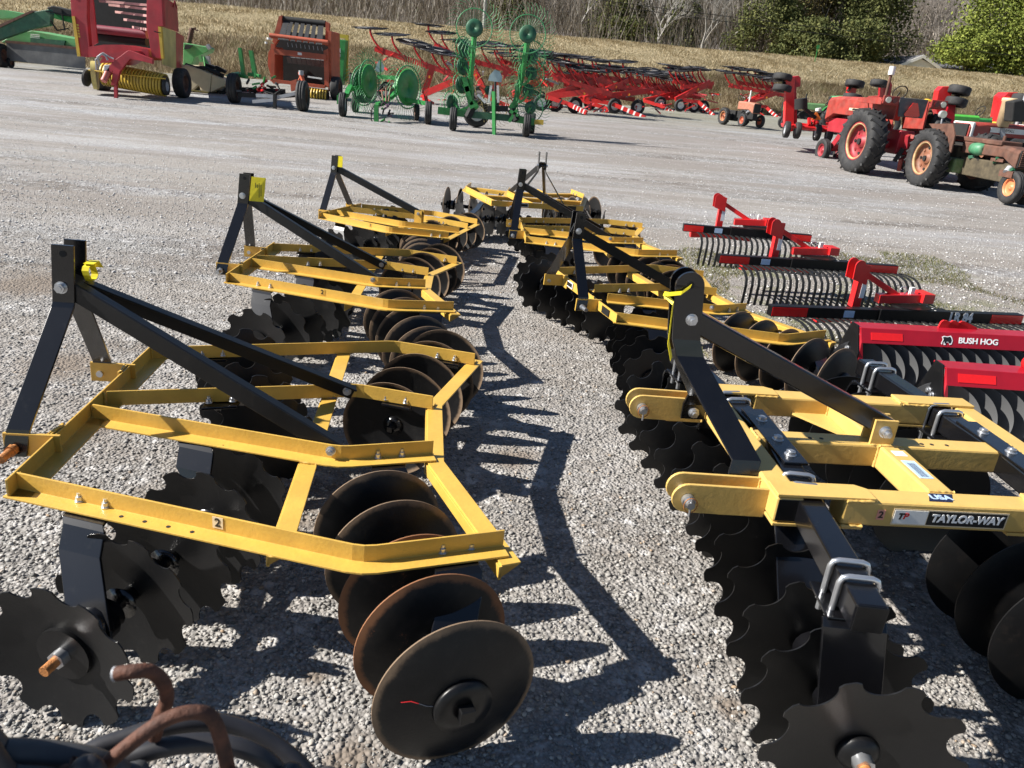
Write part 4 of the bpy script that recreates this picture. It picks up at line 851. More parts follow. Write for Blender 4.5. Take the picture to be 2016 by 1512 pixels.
t.bars('hydraulic_pipe', DARK, [((90, 22, -.5), (140, 30, -.4)), ((100, 40, -.5), (112, 60, -.3)), ((112, 60, -.3), (135, 56, -.2)), ((120, 18, .2), (128, 60, .2))], .04, .04)
t.poly('gearbox', DARK, [(90, 15), (104, 11), (142, 20), (146, 34), (120, 30), (104, 26)], .2, .4, bevel=.03)
for i in range(3): t.poly('grey_stripe', WHT, [(60, 66.5+3.2*i), (78, 68.3+3.2*i), (78, 69.8+3.2*i), (59, 68+3.2*i)], .07, .02)
t.whl(3, 110, .45, .32, RUS, (1, .1, 0), -.2); t.whl(20, 118, .2, .12, RUS, (1, 0, 0), .1)

# red round baler
t = M2('round_baler', 'large faded red round baler with yellow pickup reel and open front chamber', 'baler', 260, 190, 'round balers at the far side of the yard')
D = 2.4
t.poly('side_wall', BRED, [(134, -60), (172, -60), (171, 33), (176, 93), (173, 113), (158, 111), (153, 90), (141, 32)], 0, .18, bevel=.01)
sw = t.poly('side_wall', BRED, [(290, -60), (318, -8), (321, 52), (311, 52), (319, 116), (299, 112), (288, 48)], 0, .18, bevel=.01)
def side(t, name, m, pts, dep, th=.05, par=None):   # pts: front pixel line, carried back by dep
    g = G(); P = [t.P(x, y, dy) for x, y, dy in pts]; g.prism(P, (-th, 0, 0)); return t.p(g, name, m, par)
side(t, 'upper_side_panel', BRED, [(318, -8, .1), (349, 10, D), (352, 63, D), (320, 52, .1)], D)
side(t, 'yellow_side_panel', PYEL, [(318, 52, .1), (346, 62, D*.8), (347, 136, D*.8), (322, 127, .1)], D)
side(t, 'rear_side_panel', BRED, [(346, 62, D*.8), (362, 72, D+.9), (359, 140, D+.9), (347, 136, D*.8)], D)
t.poly('yellow_trim', FYEL, [(141, 32), (147, 32), (158, 111), (152, 111)], -.03, .03); t.poly('yellow_trim', FYEL, [(311, 52), (317, 53), (322, 116), (317, 115)], -.03, .1)
t.poly('back_wall', DARK, [(160, -70), (330, -70), (330, 120), (160, 105)], D, .1)
t.poly('chamber_side', BRED, [(165, -60), (177, -60), (192, 84), (175, 95), (170, 30)], .6, .05)
t.poly('chamber_floor', BRED, [(174, 92), (205, 88), (240, 88), (292, 97), (293, 118), (262, 114), (174, 112)], -.02, .9)
for i, (a, b) in enumerate((((186, -14), (290, -8)), ((196, 2), (290, 10)), ((215, 9.5), (290, 18)), ((228, 23.5), (290, 31)), ((245, 38.5), (290, 44)), ((262, 53.5), (290, 58)))):
    t.bars('belt_slat', mat('pink_dusty_slat', (.48, .26, .24), .6, var=.3, vs=3), [((a[0], a[1], .5+.2*i), (b[0], b[1], .5))], .06, .07)
t.tube('chamber_roller', mat('purple_red_roller', (.20, .03, .05), .5), [(180, 56, 1.0), (290, 68, 1.0)], .13, 14); t.tube('chamber_roller', DARK, [(180, 70, 1.2), (290, 82, 1.2)], .15, 14)
t.poly('tongue_frame', BRED, [(196, 156), (222, 121), (252, 99), (258, 100), (300, 116), (300, 126), (282, 121), (256, 116), (236, 140), (228, 168), (218, 168), (222, 140), (206, 162)], -.9, .12, bevel=.01)
t.poly('drawbar', BRED, [(205, 108), (252, 99), (262, 112), (236, 128), (222, 122), (196, 124)], -.85, .9)
t.bars('jack', BRED, [((228, 165, -.85), (229, 199, -.85))], .09, .09); t.bars('jack_foot', BRED, [((222, 200, -.85), (234, 201, -.85))], .12, .04)
g = G(); a = t.P(205, 146, -.1); b = t.P(326, 168, -.1); d = (b-a).normalized(); L_ = (b-a).length; g.cyl(a, b, .30, 24)
pk = t.p(g, 'pickup_reel', mat('reel_dark_gap', (.08, .055, .01), .6)); nb = 20
for i in range(nb): g = G(); q = a+d*(L_*(i+.5)/nb); g.lathe([(.30, -.032), (.345, -.032), (.345, .032), (.30, .032)], q, d, 24); t.p(g, 'reel_band', FYEL, pk)
t.tube('yellow_rod', FYEL, [(174, 138, -.5), (258, 148, -.5), (326, 155, -.5)], .02)
g = G(); q = t.P(182, 148, -.2); g.cyl(q, q+Vector((.12, .05, 0)), .42, 20); t.p(g, 'reel_shield', PYEL)
t.tube('gauze_wheel' if 0 else 'gauge_wheel', RUB, [(169, 153, -.5), (173, 154, -.5)], .25, 18); g = G()
t.whl(201, 165, .40, .42, RUS, (1, .05, 0), 1.1); t.whl(359, 175, .46, .34, RUS, (1, .05, 0), 1.0)
t.whl(327, 170, .26, .10, GREY, (1, .1, 0), -.3, air=True)
t.tube('hydraulic_hose', GREY, [(196, 128, -.95), (192, 112, -1), (200, 106, -1), (208, 110, -.95), (212, 118, -.9)], .03); t.tube('hydraulic_hose', GREY, [(190, 138, -.95), (188, 118, -1), (203, 104, -1), (215, 112, -.9), (224, 116, -.9)], .022)
t.poly('gearbox', GREY, [(204, 128), (216, 127), (216, 142), (204, 144)], -.9, .3, bevel=.02)
t.tube('driveline', mat('orange_shield', (.5, .13, .1), .5), [(212, 142, -.9), (204, 160, -1.1)], .09, 10)
for i, (w_, y0) in enumerate((('NEW', 12),)): pass
for i in range(6): t.poly('decal', FYEL, [(146+i*.4, 2+4.6*i-30), (150+i*.4, 2+4.6*i-30), (150+i*.4, 5.4+4.6*i-30), (146+i*.4, 5.4+4.6*i-30)], -.01, .008)
for i in range(5): t.poly('decal', FYEL, [(150+.8*i, 47+5.6*i), (154.5+.8*i, 48+5.6*i), (155+.8*i, 51.6+5.6*i), (150.4+.8*i, 50.6+5.6*i)], -.01, .008)
for x in (303, 305): t.bars('handle', DARK, [((x, 62, -.05), (x+12, 65, -.05))], .02, .02)
t.bars('roof_rod', BRED, [((341, 14, 1.6), (344, 2, 1.6)), ((344, 2, 1.6), (348, 16, 2.0))], .04, .04)

# cream covered disc mower with green gearbox arm
t = M2('disc_mower', 'disc mower under a cream canvas cover with a pale green arm behind it', 'mower', 400, 182)
t.poly('cover', CREAM, [(343, 172), (346, 140), (352, 130), (366, 127), (394, 136), (417, 146), (413, 182), (395, 179), (391, 168), (380, 178), (372, 176), (366, 150), (358, 150), (352, 176)], -.3, 1.0, bevel=.04)
t.poly('cover', CREAM, [(417, 146), (440, 156), (444, 162), (440, 170), (414, 182)], -.3, .9, bevel=.03)
t.poly('arm', LGRN, [(361, 84), (406, 92), (411, 96), (407, 103), (384, 112), (376, 130), (360, 128)], 1.2, .6, bevel=.02); t.poly('arm_slot', DARK, [(365, 88), (380, 89), (372, 96), (362, 97)], 1.15, .06)
t.bars('hydraulic_strut', GREY, [((408, 88, 1.1), (413, 96, 1.1)), ((409, 110, 1.0), (411, 128, 1.0))], .12, .12); t.bars('bracket', LGRN, [((404, 112, 1.0), (407, 132, .9)), ((394, 110, 1.1), (398, 122, 1.1))], .14, .1)
g = G(); P = [t.P(372+.45*i+(1.2 if i % 2 else -1.0), 84-2*i, 1.6) for i in range(14)]; g.tube(P, .09, 8); t.p(g, 'auger', RUS); t.bars('auger_tip', RUS, [((378, 57, 1.6), (390, 60, 1.6)), ((378, 57, 1.6), (386, 55, 1.6))], .05, .05)
t.tube('hose', DARK, [(366, 128, -.1), (385, 134, -.2), (404, 134, -.2), (418, 140, -.2), (432, 146, -.2)], .07); t.bars('linkage', DARK, [((405, 128, 0), (422, 134, 0)), ((415, 130, .2), (435, 139, .1)), ((425, 132, .1), (445, 142, .1)), ((420, 140, -.1), (440, 150, -.1))], .12, .12)
t.bars('yellow_strip', PYEL, [((372, 177, -.2), (410, 182, -.2)), ((374, 170, .3), (374, 178, .3))], .06, .05)
t.whl(436, 168, .28, .15, GREY, (0, 1, 0), .1)

# low black trailed frame with two tyres and green uprights
t = M2('hay_implement', 'low black two-tyred hay implement with green uprights and red fittings', 'hay implement', 540, 212)
t.whl(461, 180, .46, .30, RUS, (1, .08, 0), .4, groove=True); t.whl(596, 195, .46, .30, RUS, (1, .08, 0), -.25, groove=True)
t.bars('axle_beam', DARK, [((470, 186, .2), (540, 190, 0)), ((540, 190, 0), (590, 186, -.2)), ((478, 176, .4), (560, 180, .2))], .16, .14)
t.bars('frame', GREY, [((505, 188, -.3), (545, 190, -.3)), ((545, 192, -.3), (582, 184, -.3)), ((498, 200, -.3), (545, 196, -.3))], .12, .1)
t.bars('jack', DARK, [((541, 184, -.4), (541, 224, -.4))], .09, .09); t.bars('jack_foot', WHT, [((540.5, 214, -.42), (541, 222, -.42))], .07, .07)
t.poly('upright', GRN, [(468, 94), (474, 94), (482, 148), (475, 150)], .8, .12); t.poly('upright', GRN, [(489, 99), (496, 99), (505, 146), (497, 148)], .8, .12); t.bars('upright_foot', GRN, [((490, 146, .8), (512, 150, .6)), ((470, 148, .8), (486, 152, .6))], .12, .1)
t.poly('deck', mat('mint_green', (.16, .42, .26), .5), [(444, 148), (456, 143), (470, 141), (470, 150), (450, 154)], .8, .5)
for i in range(26):
    x = random.uniform(480, 545); y = random.uniform(150, 186); a = random.uniform(-1, 1)
    t.bars('linkage', random.choice([DARK, DARK, BRED, RED, GREY, GRN, RUS]), [((x, y, random.uniform(-.3, .6)), (x+random.uniform(-18, 18), y+random.uniform(-10, 10), random.uniform(-.3, .6)))], .05, .06)
t.tube('hose', DARK, [(545, 166, -.2), (552, 178, -.3), (540, 186, -.3), (520, 180, -.3)], .03)
t.poly('orange_bracket', ORG, [(571, 160), (583, 156), (586, 176), (573, 180)], -.1, .2)

# orange round baler with black belts
t = M2('round_baler', 'orange-red round baler with a row of wide black belts over its open chamber', 'baler', 600, 197, 'round balers at the far side of the yard')
t.Y += .9
t.poly('side_post', ORG, [(533, 86), (541, 86), (540, 160), (532, 160)], 0, .14); t.poly('side_post', ORG, [(637, 100), (645, 96), (648, 170), (639, 172)], 0, .14)
t.poly('upper_post', ORG, [(549, 32), (555, 30), (553, 70), (541, 88), (536, 82)], .5, .2); t.poly('upper_post', ORG, [(641, 42), (648, 46), (647, 92), (640, 90)], .5, .2)
t.poly('side_housing', ORG, [(530, 100), (537, 92), (538, 165), (527, 128), (528, 104)], .2, 1.2); t.poly('side_housing', ORG, [(646, 60), (652, 62), (653, 180), (646, 180)], .2, 1.3)
t.poly('back_wall', DARK, [(540, 60), (645, 70), (645, 172), (540, 160)], 1.5, .1)
t.tube('top_roller', ORG, [(531, 70, -.1), (646, 84, -.1)], .085, 14); t.tube('belt_roller', DARK, [(556, 38, .7), (641, 47, .7)], .12, 12)
for i in range(7):
    x = 547+i*12.4; x2 = 560+i*11.2; w0, w1 = (12.2, 10.6) if i in (0, 6) else (8.6, 7.8)
    yb, yt = 70+i*1.55, 36+i*1.45; g = G(); P = [t.P(x2, yt, .75), t.P(x2+w1, yt+1, .75), t.P(x+w0, yb+9, -.22), t.P(x, yb+8, -.22)]; g.prism(P, (0, .03, .05))
    bl = t.p(g, 'belt', mat('belt_rubber', (.02, .02, .022), .6, dirt=.2))
    for k in range(1, 4): f = k/4; t.p(G().bar(P[0].lerp(P[1], f)-Vector((0, .012, -.0)), P[3].lerp(P[2], f)-Vector((0, .012, -.0)), .008, .02, (0, -1, .5)), 'belt_ridge', DARK, bl)
t.bars('cross_beam', ORG, [((540, 101, -.05), (642, 113, -.05))], .1, .19); t.bars('lower_beam', ORG, [((536, 159, -.05), (640, 171, -.05))], .12, .12)
t.poly('white_label', WHT, [(586, 103), (594, 104), (594, 109), (586, 108)], -.12, .02)
for i in range(8): t.bars('inner_belt', mat('grey_old_belt', (.14, .14, .15), .6), [((568+9.6*i, 112+.9*i, 1.0), (571+9.6*i, 124+1.1*i, 1.3))], .16, .03)
t.bars('white_rod', WHT, [((606, 151, -.2), (634, 155, -.2))], .05, .05)
for i in range(9): t.bars('belt_hook', GREY, [((566+8.4*i, 84+i, -.1), (567.5+8.4*i, 92+i, -.1))], .015, .015)
g = G(); a = t.P(602, 184, .0); b = t.P(646, 190, .0); d = (b-a).normalized(); L_ = (b-a).length; g.cyl(a, b, .20, 16); pk = t.p(g, 'pickup_reel', DARK)
for i in range(8): g = G(); g.lathe([(.20, -.03), (.24, -.03), (.24, .03), (.20, .03)], a+d*(L_*(i+.5)/8), d, 18); t.p(g, 'reel_band', FYEL, pk)
t.bars('linkage', ORG, [((590, 142, -.3), (597, 160, -.5)), ((597, 146, -.3), (586, 164, -.4)), ((580, 160, -.4), (600, 168, -.3))], .1, .1); t.tube('hydraulic_knob', GREY, [(593, 139, -.35), (593, 148, -.35)], .09, 10)
for px, py, r in ((536, 72, .09), (530, 80, .05)): t.tube('side_lamp', WHT, [(px-6, py+2, -.1), (px-6, py+6, -.1)], r, 8)
t.whl(662, 185, .42, .32, RUS, (1, 0, 0), .3)

# green and yellow upright header behind
t = M2('mower_header', 'upright green header with a yellow frame behind the orange baler', 'header', 672, 178)
t.Y += 1.5
t.poly('green_housing', GRN, [(650, 76), (681, 79), (674, 168), (655, 168), (651, 130)], 0, .5, bevel=.02); t.poly('dark_side', DARK, [(650, 78), (654, 78), (656, 150), (651, 140)], -.02, .03)
t.poly('yellow_frame', FYEL, [(648, 64), (686, 69), (684, 160), (677, 160), (680, 76), (649, 71)], .5, .12); t.poly('white_label', WHT, [(663, 94), (670, 95), (670, 104), (663, 103)], -.02, .02); t.poly('dark_label', GREY, [(663, 105), (670, 106), (670, 112), (663, 111)], -.02, .02)
g = G(); q = t.P(665, 148, -.05); g.cyl(q, q+Vector((0, .05, 0)), .07, 14); t.p(g, 'dial', WHT)
t.whl(692, 156, .28, .2, DARK, (1, .2, 0), .2, air=True)

# ------------------------------------------------------------ tine wheels
def tine_wheel(R, n=40, r=.012, hubR=.12, ring=.62, solid=0, curl=.25):
    g = G(); g.tube([(R*ring*math.cos(a), R*ring*math.sin(a), 0) for a in np.linspace(0, 2*math.pi, 37)[:-1]], r*1.5, 5, closed=True)
    for k in range(n):
        a = 2*math.pi*k/n; P = []
        for f, c in ((.12, 0), (ring, 0), (.85, .06), (1.0, curl)): P.append((R*f*math.cos(a+c), R*f*math.sin(a+c), 0 if f < .7 else .02))
        g.tube(P, r*.6, 3, cap=False)
    g2 = G()
    if solid: g2.lathe([(.001, .02), (R*solid*.9, .03), (R*solid, .0), (R*solid*.9, -.01), (.001, -.01)], (0, 0, 0), (0, 0, 1), 28)
    else: g2.cyl((0, 0, -.03), (0, 0, .03), hubR, 12)
    return g.mesh('tines'), g2.mesh('wheel_disc')
TWM = {}
def put_wheel(t, c, ax, R, mt, mh, solid=0, n=40, r=.012, ring=.62, parent=None):
    k = (R, mt.name, mh.name, solid, n)
    if k not in TWM:
        a, b = tine_wheel(R, n, r, solid=solid, ring=ring); a.materials.append(mt); b.materials.append(mh); TWM[k] = (a, b)
    q = Vector(ax).to_track_quat('Z', 'Y').to_matrix().to_4x4() @ Matrix.Rotation(random.random()*6, 4, 'Z'); q.translation = Vector(c)-t.b
    o = bpy.data.objects.new('rake_wheel', TWM[k][0]); COL.objects.link(o); o.parent = t.o; o.matrix_local = q
    o2 = bpy.data.objects.new('wheel_disc', TWM[k][1]); COL.objects.link(o2); o2.parent = o
    return o
# green wheel rake
t = M2('wheel_rake', 'green wheel rake with two large tine wheels standing upright, left of the tall one', 'hay rake', 770, 236, 'green wheel rakes')
put_wheel(t, t.P(727, 160, .9), (.93, -.30, .05), 1.02, GTIN, GRN, .50, 44, .014); put_wheel(t, t.P(717, 168, 1.2), (.8, -.45, 0), 1.0, GTIN, DGRN, .56, 44, .014)
put_wheel(t, t.P(803, 172, .4), (.90, -.52, .03), 1.02, GTIN, GRN, .54, 44, .014)
t.whl(675, 215, .36, .2, GREY, (1, .1, 0), -.2, groove=True); t.whl(843, 228, .34, .2, GREY, (1, .1, 0), -.2, groove=True); t.whl(700, 205, .3, .18, GREY, (1, 0, 0), 1.4); t.whl(760, 170, .15, .08, WHT, (0, 1, 0), 1.4, air=True); t.whl(820, 218, .25, .15, RUS, (1, .3, 0), .6)
t.bars('fork', GRN, [((667, 188, -.2), (682, 190, -.2)), ((668, 188, -.2), (668, 205, -.2)), ((682, 188, -.2), (690, 170, .5))], .14, .12)
t.bars('frame', GRN, [((744, 151, .8), (790, 154, .6)), ((690, 176, .6), (712, 170, .9)), ((784, 180, .3), (752, 204, -.5)), ((752, 204, -.5), (742, 206, -.7)), ((800, 196, .3), (842, 204, -.1)), ((842, 204, -.1), (843, 226, -.1)), ((776, 176, .4), (786, 156, .6))], .13, .12)
t.bars('jack', GRN, [((741, 206, -.8), (741, 246, -.8))], .13, .13); t.bars('jack_foot', GRN, [((736, 249, -.8), (748, 250, -.8))], .2, .04)
for i in range(16):
    x = random.uniform(746, 770); y = random.uniform(205, 240); t.bars('linkage', random.choice([DARK, GRN, mat('mauve_hose', (.12, .07, .12), .6), FYEL if i < 3 else DARK]), [((x, y, random.uniform(-.9, -.5)), (x+random.uniform(-9, 9), y+random.uniform(-12, 12), random.uniform(-.9, -.5)))], .035, .05)
for k in range(4): t.tube('hydraulic_hose', mat('brown_hose', (.16, .08, .05), .6) if k else DARK, [(750+5*k, 200, -.6), (742+9*k, 182-4*k, -.2), (756+6*k, 166+2*k, .2), (766+3*k, 180, .3)], .022, 6)
t.tube('hose_loop', DARK, [(738, 205, -.8), (731, 218, -.85), (731, 236, -.85), (738, 246, -.85)], .02, 6)
sg = t.poly('triangle_sign', mat('grey_sign_back', (.30, .40, .42), .45, metal=.3), [(749, 117), (757, 132), (754, 141), (744, 142), (738, 138), (743, 123)], 1.0, .02)
t.bars('sign_post', GRN, [((749, 117, .95), (749, 152, .95))], .05, .03)

# tall green V rake folded upright
t = M2('wheel_rake', 'tall green V-shaped wheel rake folded upright with tine wheels on both arms', 'hay rake', 972, 262, 'green wheel rakes')
t.bars('main_beam', GRN, [((862, 217, -.1), (925, 225, 0)), ((1010, 233, 0), (1052, 240, 0))], .17, .2); t.bars('main_beam', DGRN, [((925, 225, 0), (1010, 233, 0))], .17, .19); t.bars('beam_tip', FYEL, [((1052, 240, 0), (1070, 241, 0))], .15, .14)
t.bars('standard', GRN, [((972, 180, -.2), (973, 276, -.25))], .07, .10); t.bars('standard', DARK, [((975, 150, -.15), (974, 214, -.2))], .05, .05)
for (x, w_) in ((892, .2), (1037, .2)): t.whl(x, 245, .33, .21, GREY, (1, .06, 0), -.15, groove=True)
t.whl(1048, 236, .3, .2, GREY, (1, .0, 0), .9); t.whl(938, 226, .42, .24, WHT, (.3, -1, 0), 1.3)
# the two folded arms
for arm, tips in ((((937, 205, .2), (928, 198, .1), (927, 150, 0), (935, 60, -.1)), 0), (((1010, 215, .2), (1014, 205, .1), (1027, 150, 0), (1040, 75, -.1)), 1)):
    for a, b in zip(arm[:-1], arm[1:]): t.bars('folding_arm', GRN, [(a, b)], .11, .13)
t.bars('knuckle', GRN, [((927, 90, -.15), (931, 102, -.15)), ((1030, 108, -.15), (1034, 120, -.15)), ((928, 200, 0), (940, 214, 0)), ((1004, 214, 0), (1016, 200, 0)), ((918, 170, 0), (930, 215, 0)), ((914, 152, 0), (922, 180, 0))], .15, .15)
for (x, y, sx_) in ((934, 55, 0), (1039, 67, 0)): put_wheel(t, t.P(x, y, -.35), (.1, -1, .1), .82, GTIN, DGRN, .30, 40, .011)
for (x, y) in ((913, 97), (911, 131), (908, 167), (890, 203)): put_wheel(t, t.P(x, y, .15), (.75, -.6, .15), .55, GTIN, DGRN, .45, 30, .010); t.bars('wheel_arm', GRN, [((x+4, y, .1), (x+14, y+14, 0)), ((x+14, y+14, 0), (928, y+6, 0))], .07, .07)
for (x, y) in ((1048, 110), (1046, 145), (1040, 178), (1044, 212)): put_wheel(t, t.P(x, y, .1), (.35, -.9, .1), .66, GTIN, DGRN, .28, 34, .011); t.bars('wheel_arm', GRN, [((x, y, 0), (x-8, y+18, 0)), ((x-8, y+18, 0), (1022, y+24, 0))], .07, .07)
for (x, y) in ((975, 205), (962, 178)): put_wheel(t, t.P(x, y, .7), (.4, -.8, .3), .7, mat('straw_tines', (.32, .25, .10), .6), DGRN, .2, 30, .010)
t.bars('brace', WHT, [((967, 168, 0), (962, 202, 0)), ((980, 168, 0), (981, 202, 0)), ((940, 186, 0), (956, 202, 0))], .07, .07)
t.bars('hinge', DARK, [((960, 214, -.1), (1000, 214, -.1)), ((930, 212, -.1), (920, 232, -.2)), ((1006, 216, -.1), (1016, 238, -.2))], .16, .16); t.bars('lift_link', GRN, [((1018, 216, -.2), (1002, 240, -.2)), ((1004, 218, -.2), (1020, 228, -.2)), ((925, 212, -.2), (940, 205, -.2))], .09, .09)
t.poly('triangle_sign', mat('grey_sign_back', (.30, .40, .42), .45), [(974, 137), (984, 141), (989, 152), (987, 162), (961, 159), (964, 148)], -.3, .02)

# red V rakes parked nose to tail: each a central beam, two long wheel beams with curved arms and black wheels
NR = 0
def vrake(label, bx, by, beams, tongue, tyres, Y=None, n=5, wr=.74, stand=None, posts=True):
    t = M2('wheel_rake', label, 'hay rake', bx, by, 'red V rakes with black wheels', Y)
    for (p0, p1) in beams:
        a = t.P(*p0); b = t.P(*p1); d = b-a; bm = t.p(G().bar(a, b, .16, .20), 'wheel_beam', REDR)
        for k in range(n):
            q = a+d*((k+.35)/n); hub = q+Vector((-.55, .1, .78+random.uniform(-.05, .05))); P = [q, q+Vector((-.12, .0, .10)), q+Vector((-.34, .05, .32)), q+Vector((-.5, .08, .56)), hub]
            t.p(G().tube(curve(P, 9), .045, 6), 'wheel_arm', REDR); t.p(G().bar(q+Vector((0, 0, -.14)), q+Vector((0, 0, .14)), .22, .05, (1, 0, 0)), 'clamp', REDR)
            put_wheel(t, hub+Vector((0, 0, .03)), (random.uniform(-.12, .12), random.uniform(-.2, .02), 1), wr, WRAKE, WRAKE, 0, 40, .016, .8)
    for a, b in zip(tongue[:-1], tongue[1:]): t.bars('tongue', REDR, [(a, b)], .17, .17)
    e0, e1 = tongue[-2], tongue[-1]
    A = t.P(*e0); B = t.P(*e1)
    for k in range(4): u = .30+.18*k; p = A.lerp(B, u); q = A.lerp(B, u+.05); t.p(G().bar(p, q, .178, .178), 'white_band', WHT)
    for (x, y, dy) in tyres: t.whl(x, y, .34, .22, WHT, (.25, -1, 0), dy, n=22)
    if posts:
        m_ = beams[0]; 
        for p0, p1 in beams:
            mid = t.P(*p1).lerp(t.P(*p0), .12); foot = t.P(*tongue[0]); t.p(G().bar(mid+Vector((0, 0, .1)), foot, .2, .24), 'lift_frame', REDR); t.p(G().box(mid.lerp(foot, .35)+Vector((0, -.14, 0)), (.07, .02, .10)), 'amber_reflector', AMB)
    xs_ = [q[0] for bm in beams for q in bm]; ys_ = [q[1] for bm in beams for q in bm]
    for k in range(16):
        x = random.uniform(min(xs_)+10, max(xs_)); y = random.uniform(min(ys_)+22, tongue[-1][1]-4); t.bars('strut', random.choice((REDR, REDR, REDR, BRED, WRAKE, GREY)), [((x, y, random.uniform(-.5, 1)), (x+random.uniform(-26, 26), y+random.uniform(-16, 16), random.uniform(-.5, 1)))], random.uniform(.03, .07), random.uniform(.04, .08))
    if stand: t.bars('stand', DARK, [((stand[0], stand[1]-30, -.5), (stand[0], stand[1], -.5))], .05, .05)
    return t
vrake('red V rake with black wheels left of the tall green rake', 840, 205, [((739, 96, .4), (868, 138, 0)), ((868, 138, 0), (925, 158, -.4))], [(835, 185, 0), (840, 212, -.2), (862, 222, -.4)], [(760, 176, .6)], n=3)
vrake('red V rake directly behind the tall green rake, its beams rising highest', 960, 205, [((856, 88, .6), (935, 130, .2)), ((935, 122, .2), (1012, 140, 0))], [(960, 190, 0), (990, 205, -.2), (1010, 210, -.3)], [(940, 205, 1.2)], n=3)
vrake('red V rake just right of the tall green rake, with white-rimmed tyres', 1085, 220, [((1068, 145, .6), (1205, 162, .3)), ((1090, 152, 0), (1205, 186, -.2))], [(1075, 190, 0), (1120, 205, -.2), (1155, 222, -.6)], [(1064, 218, 0), (1092, 218, .2), (1131, 212, .5)], n=5, stand=(1107, 252))
vrake('red V rake mid-group with a black stand under its tongue', 1200, 222, [((1130, 148, 1.2), (1262, 160, 1.0)), ((1180, 165, .8), (1300, 184, .6))], [(1150, 195, 0), (1205, 204, -.2), (1270, 232, -.8)], [(1207, 232, -.2), (1255, 215, .6)], n=5, stand=(1217, 256))
vrake('red V rake behind the middle of the red group, low beams crossing', 1270, 206, [((1215, 158, 1.6), (1330, 172, 1.6)), ((1240, 172, 1.2), (1345, 186, 1.2))], [(1225, 190, 0), (1262, 196, -.2), (1296, 215, -.6)], [(1285, 212, .2), (1330, 206, .8)], n=5)
vrake('red V rake in front of the small orange tractor', 1365, 222, [((1325, 160, .8), (1402, 172, .8)), ((1340, 172, .4), (1405, 164, .4))], [(1330, 196, 0), (1375, 200, 0), (1406, 228, -.5)], [(1337, 222, 0), (1365, 217, .4), (1383, 217, .8)], n=4)
vrake('red V rake at the right end of the red group', 1490, 226, [((1435, 168, .8), (1545, 188, .3)), ((1450, 162, 1.4), (1540, 176, 1.0))], [(1465, 204, 0), (1508, 210, 0), (1536, 236, -.6)], [(1491, 220, .2)], n=6)
vrake('red V rake low between the first and second stands', 1150, 216, [((1110, 166, 1.6), (1230, 176, 1.4)), ((1130, 178, 1.2), (1250, 196, .9))], [(1140, 196, .3), (1190, 212, 0), (1222, 236, -.5)], [(1160, 222, .8)], n=5)
vrake('red V rake low in front of the crowded right half of the red group', 1305, 216, [((1262, 172, 1.4), (1372, 182, 1.4)), ((1280, 180, 1.0), (1380, 192, 1.0))], [(1268, 198, .4), (1300, 208, 0), (1334, 226, -.5)], [(1298, 216, .4)], n=5)
vrake('red V rake behind the tall green rake on its right, mostly hidden', 1020, 205, [((985, 120, 1.2), (1100, 150, .9)), ((1000, 140, .9), (1090, 168, .6))], [(1010, 185, .3), (1040, 200, 0), (1066, 222, -.5)], [(1050, 205, .8)], n=4)
t = M2('triangle_sign_cluster', 'x', 'x', 1, 300) if 0 else None
